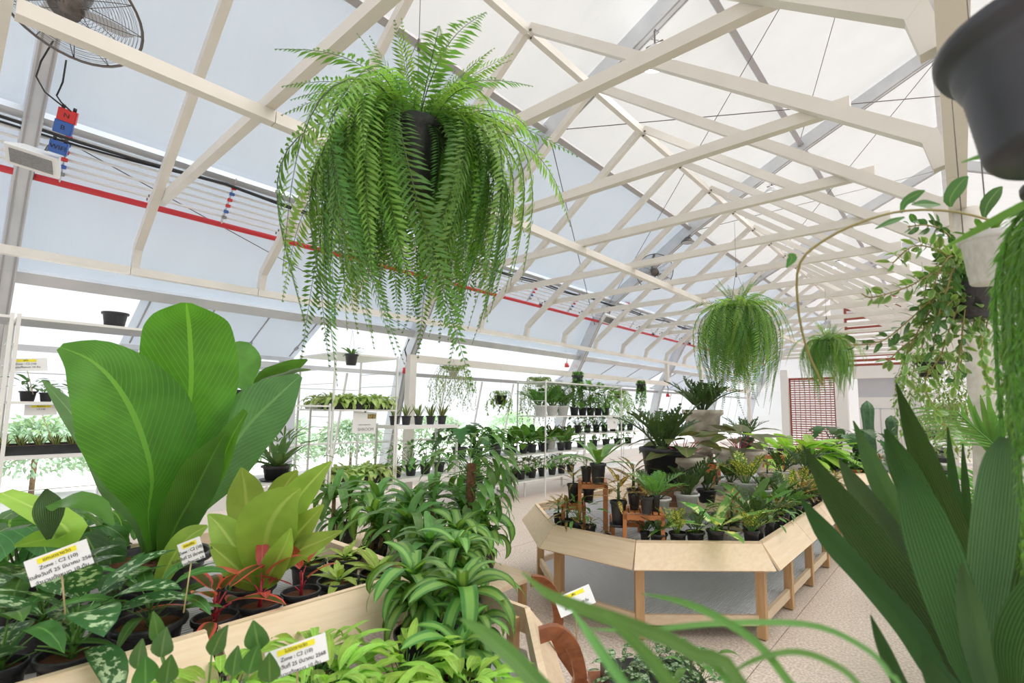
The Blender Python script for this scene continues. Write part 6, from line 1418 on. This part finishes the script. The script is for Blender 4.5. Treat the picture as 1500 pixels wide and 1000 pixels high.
# ---- big dark strap-leaved plant at the right
g = thing('strap_leaf_plant', atd(1440, 1500, 1.12) * 1, 'large dark plant with broad sword-shaped leaves at the bottom right', 'potted plant'); g.location.z = 0
put_pot(g, 'grey', .16, .62, n=32)
top_ = Vector((g.location.x, g.location.y, .56))
def strap(path, mt='strap', tilt=0.0, fold=.22, label=None):
    pts = [top_ + Vector((R_.uniform(-.03, .03), R_.uniform(-.03, .03), 0))] + [atd(u, v, d) for u, v, d, w in path]; ws = [path[0][3] * .4 * path[0][2] / FP] + [w * d / FP * (.55 if j == 0 else .78 if j == 1 else .9) for j, (u, v, d, w) in enumerate(path)]
    path_leaf(g, pts, ws, [L[mt]], tilt=tilt, fold=fold, n=22, cross=4)
strap([(1425, 1060, 1.1, 34), (1370, 985, 1.15, 42), (1330, 918, 1.2, 44), (1270, 850, 1.25, 36), (1212, 785, 1.3, 34), (1173, 729, 1.33, 3)], 'strap', .2)
strap([(1435, 1060, 1.12, 44), (1385, 960, 1.2, 56), (1335, 880, 1.25, 64), (1280, 805, 1.3, 60), (1222, 725, 1.36, 40), (1176, 652, 1.4, 2)], 'strap', .1)
strap([(1440, 1050, 1.2, 34), (1400, 940, 1.35, 44), (1350, 850, 1.42, 44), (1300, 780, 1.48, 42), (1255, 715, 1.52, 30), (1230, 674, 1.55, 4)], 'strapb', .1)
strap([(1440, 1050, 1.25, 30), (1400, 935, 1.4, 36), (1355, 840, 1.45, 36), (1315, 760, 1.5, 36), (1278, 680, 1.52, 28), (1250, 616, 1.55, 2)], 'strapb', -.1)
strap([(1445, 1050, 1.15, 40), (1430, 930, 1.2, 52), (1395, 830, 1.25, 52), (1355, 750, 1.3, 48), (1320, 680, 1.33, 40), (1297, 628, 1.35, 5)], 'strap', .1)
strap([(1450, 1050, 1.2, 40), (1440, 930, 1.3, 48), (1415, 830, 1.35, 48), (1380, 740, 1.38, 46), (1345, 650, 1.4, 34), (1313, 562, 1.45, 2)], 'strap', -.15)
strap([(1440, 1060, 1.0, 50), (1415, 960, 1.02, 66), (1385, 860, 1.05, 76), (1358, 780, 1.08, 72), (1338, 722, 1.1, 48), (1326, 692, 1.12, 6)], 'strap', .25, .15)
strap([(1450, 1060, 1.1, 36), (1440, 930, 1.12, 52), (1450, 820, 1.12, 58), (1460, 730, 1.12, 58), (1467, 670, 1.12, 44), (1470, 640, 1.12, 10)], 'strapb', .1, .18)
strap([(1450, 1050, 1.3, 12), (1432, 880, 1.4, 16), (1408, 780, 1.45, 16), (1396, 700, 1.48, 14), (1388, 625, 1.5, 2)], 'strap'); strap([(1450, 1050, 1.3, 12), (1434, 880, 1.4, 14), (1420, 790, 1.45, 14), (1414, 710, 1.48, 11), (1410, 650, 1.5, 2)], 'strap')
strap([(1390, 1080, 1.0, 22), (1330, 1020, 1.0, 26), (1295, 950, 1.0, 20), (1275, 900, 1.0, 2)], 'strap'); strap([(1450, 1060, .98, 40), (1432, 950, .98, 44), (1420, 880, .98, 34), (1407, 824, .98, 4)], 'strapb', -.2, .3); strap([(1420, 1080, .95, 40), (1385, 1020, .95, 44), (1362, 980, .95, 26), (1352, 955, .95, 3)], 'strap')
strap([(1470, 1050, 1.1, 50), (1470, 930, 1.15, 64), (1490, 830, 1.15, 60), (1520, 740, 1.15, 30), (1540, 690, 1.15, 3)], 'strap', .1); strap([(1480, 1050, 1.0, 50), (1490, 950, 1.0, 70), (1520, 880, 1.0, 60), (1560, 800, 1.0, 10)], 'strap', -.1); strap([(1400, 1080, 1.2, 40), (1390, 960, 1.3, 30), (1350, 900, 1.35, 30), (1310, 850, 1.4, 3)], 'strapb'); strap([(1460, 1050, 1.2, 40), (1470, 900, 1.25, 50), (1440, 820, 1.28, 40), (1425, 745, 1.3, 4)], 'strap', .3)
# ---- nearest palm, out of focus
g = thing('arching_palm', (-.02, .42, 0), 'nearest arching palm whose blurred narrow leaves cross the bottom of the photo', 'potted plant'); put_pot(g, 'black', .13, .5)
B().tube([(-.02, .42, .42), (-.02, .42, .95)], [.02, .012], 8).build('stem', [L['stem']], g)
def near(path, tilt=0.0, lab=None):
    pts = [Vector((-.02, .42, .92))] + [atd(u, v, d) for u, v, d, w in path]; ws = [.006] + [w * .8 * d / FP for u, v, d, w in path]
    path_leaf(g, pts, ws, [L['near']], tilt=tilt, fold=.25, n=26, cross=2)
near([(900, 1120, .55, 30), (800, 1015, .58, 34), (745, 958, .6, 32), (705, 924, .62, 22), (674, 906, .64, 3)], .3); near([(1110, 1060, .5, 24), (1010, 955, .55, 26), (930, 918, .58, 26), (855, 892, .62, 24), (800, 868, .66, 16), (765, 838, .68, 3)], .2)
near([(985, 1090, .5, 20), (915, 1005, .52, 22), (870, 940, .55, 20), (835, 890, .58, 3)], .5); near([(1090, 1100, .5, 26), (1000, 1020, .5, 30), (950, 960, .52, 26), (905, 915, .54, 20), (884, 897, .56, 3)], -.4)
near([(1230, 1090, .5, 16), (1160, 1005, .55, 16), (1112, 945, .6, 15), (1055, 906, .62, 15), (1000, 882, .64, 12), (940, 869, .66, 2)], .2); near([(1330, 1080, .55, 14), (1300, 985, .6, 14), (1255, 943, .62, 14), (1180, 915, .65, 15), (1050, 914, .66, 14), (940, 924, .66, 13), (862, 921, .66, 2)], .8)
near([(1290, 1090, .5, 14), (1258, 1005, .54, 13), (1215, 970, .56, 13), (1165, 955, .58, 12), (1110, 965, .58, 10), (1066, 989, .58, 2)], .5); near([(1120, 1090, .5, 14), (1072, 1008, .52, 13), (1040, 968, .55, 12), (1000, 934, .58, 2)], .1)

# ================================================================ lettering to plain meshes
bpy.context.view_layer.update(); dg = bpy.context.evaluated_depsgraph_get()
for o in TEXTS:
    me = bpy.data.meshes.new_from_object(o.evaluated_get(dg)); par, mt_, nm = o.parent, o.matrix_local.copy(), 'lettering'
    bpy.data.objects.remove(o); link(nm, me, par, mt_)

# pots that touch are eased apart on their boards
for _ in range(25):
    for i in range(len(POTS)):
        a, ra, ha = POTS[i]
        for j in range(i + 1, len(POTS)):
            b_, rb, hb = POTS[j]
            if abs(a.location.z - b_.location.z) > .02 or a.location.z < .01: continue
            d = (b_.location - a.location); d.z = 0; g_ = ra + rb + .004 - d.length
            if g_ <= 0 or d.length < 1e-3: continue
            d = d.normalized() * min(g_ / 2, .012); a.location -= d; b_.location += d
            if abs(a.location.z - DK) < .01 and a.location.y < 8.2: a.location = clampb(a.location, ra + .025); b_.location = clampb(b_.location, rb + .025)
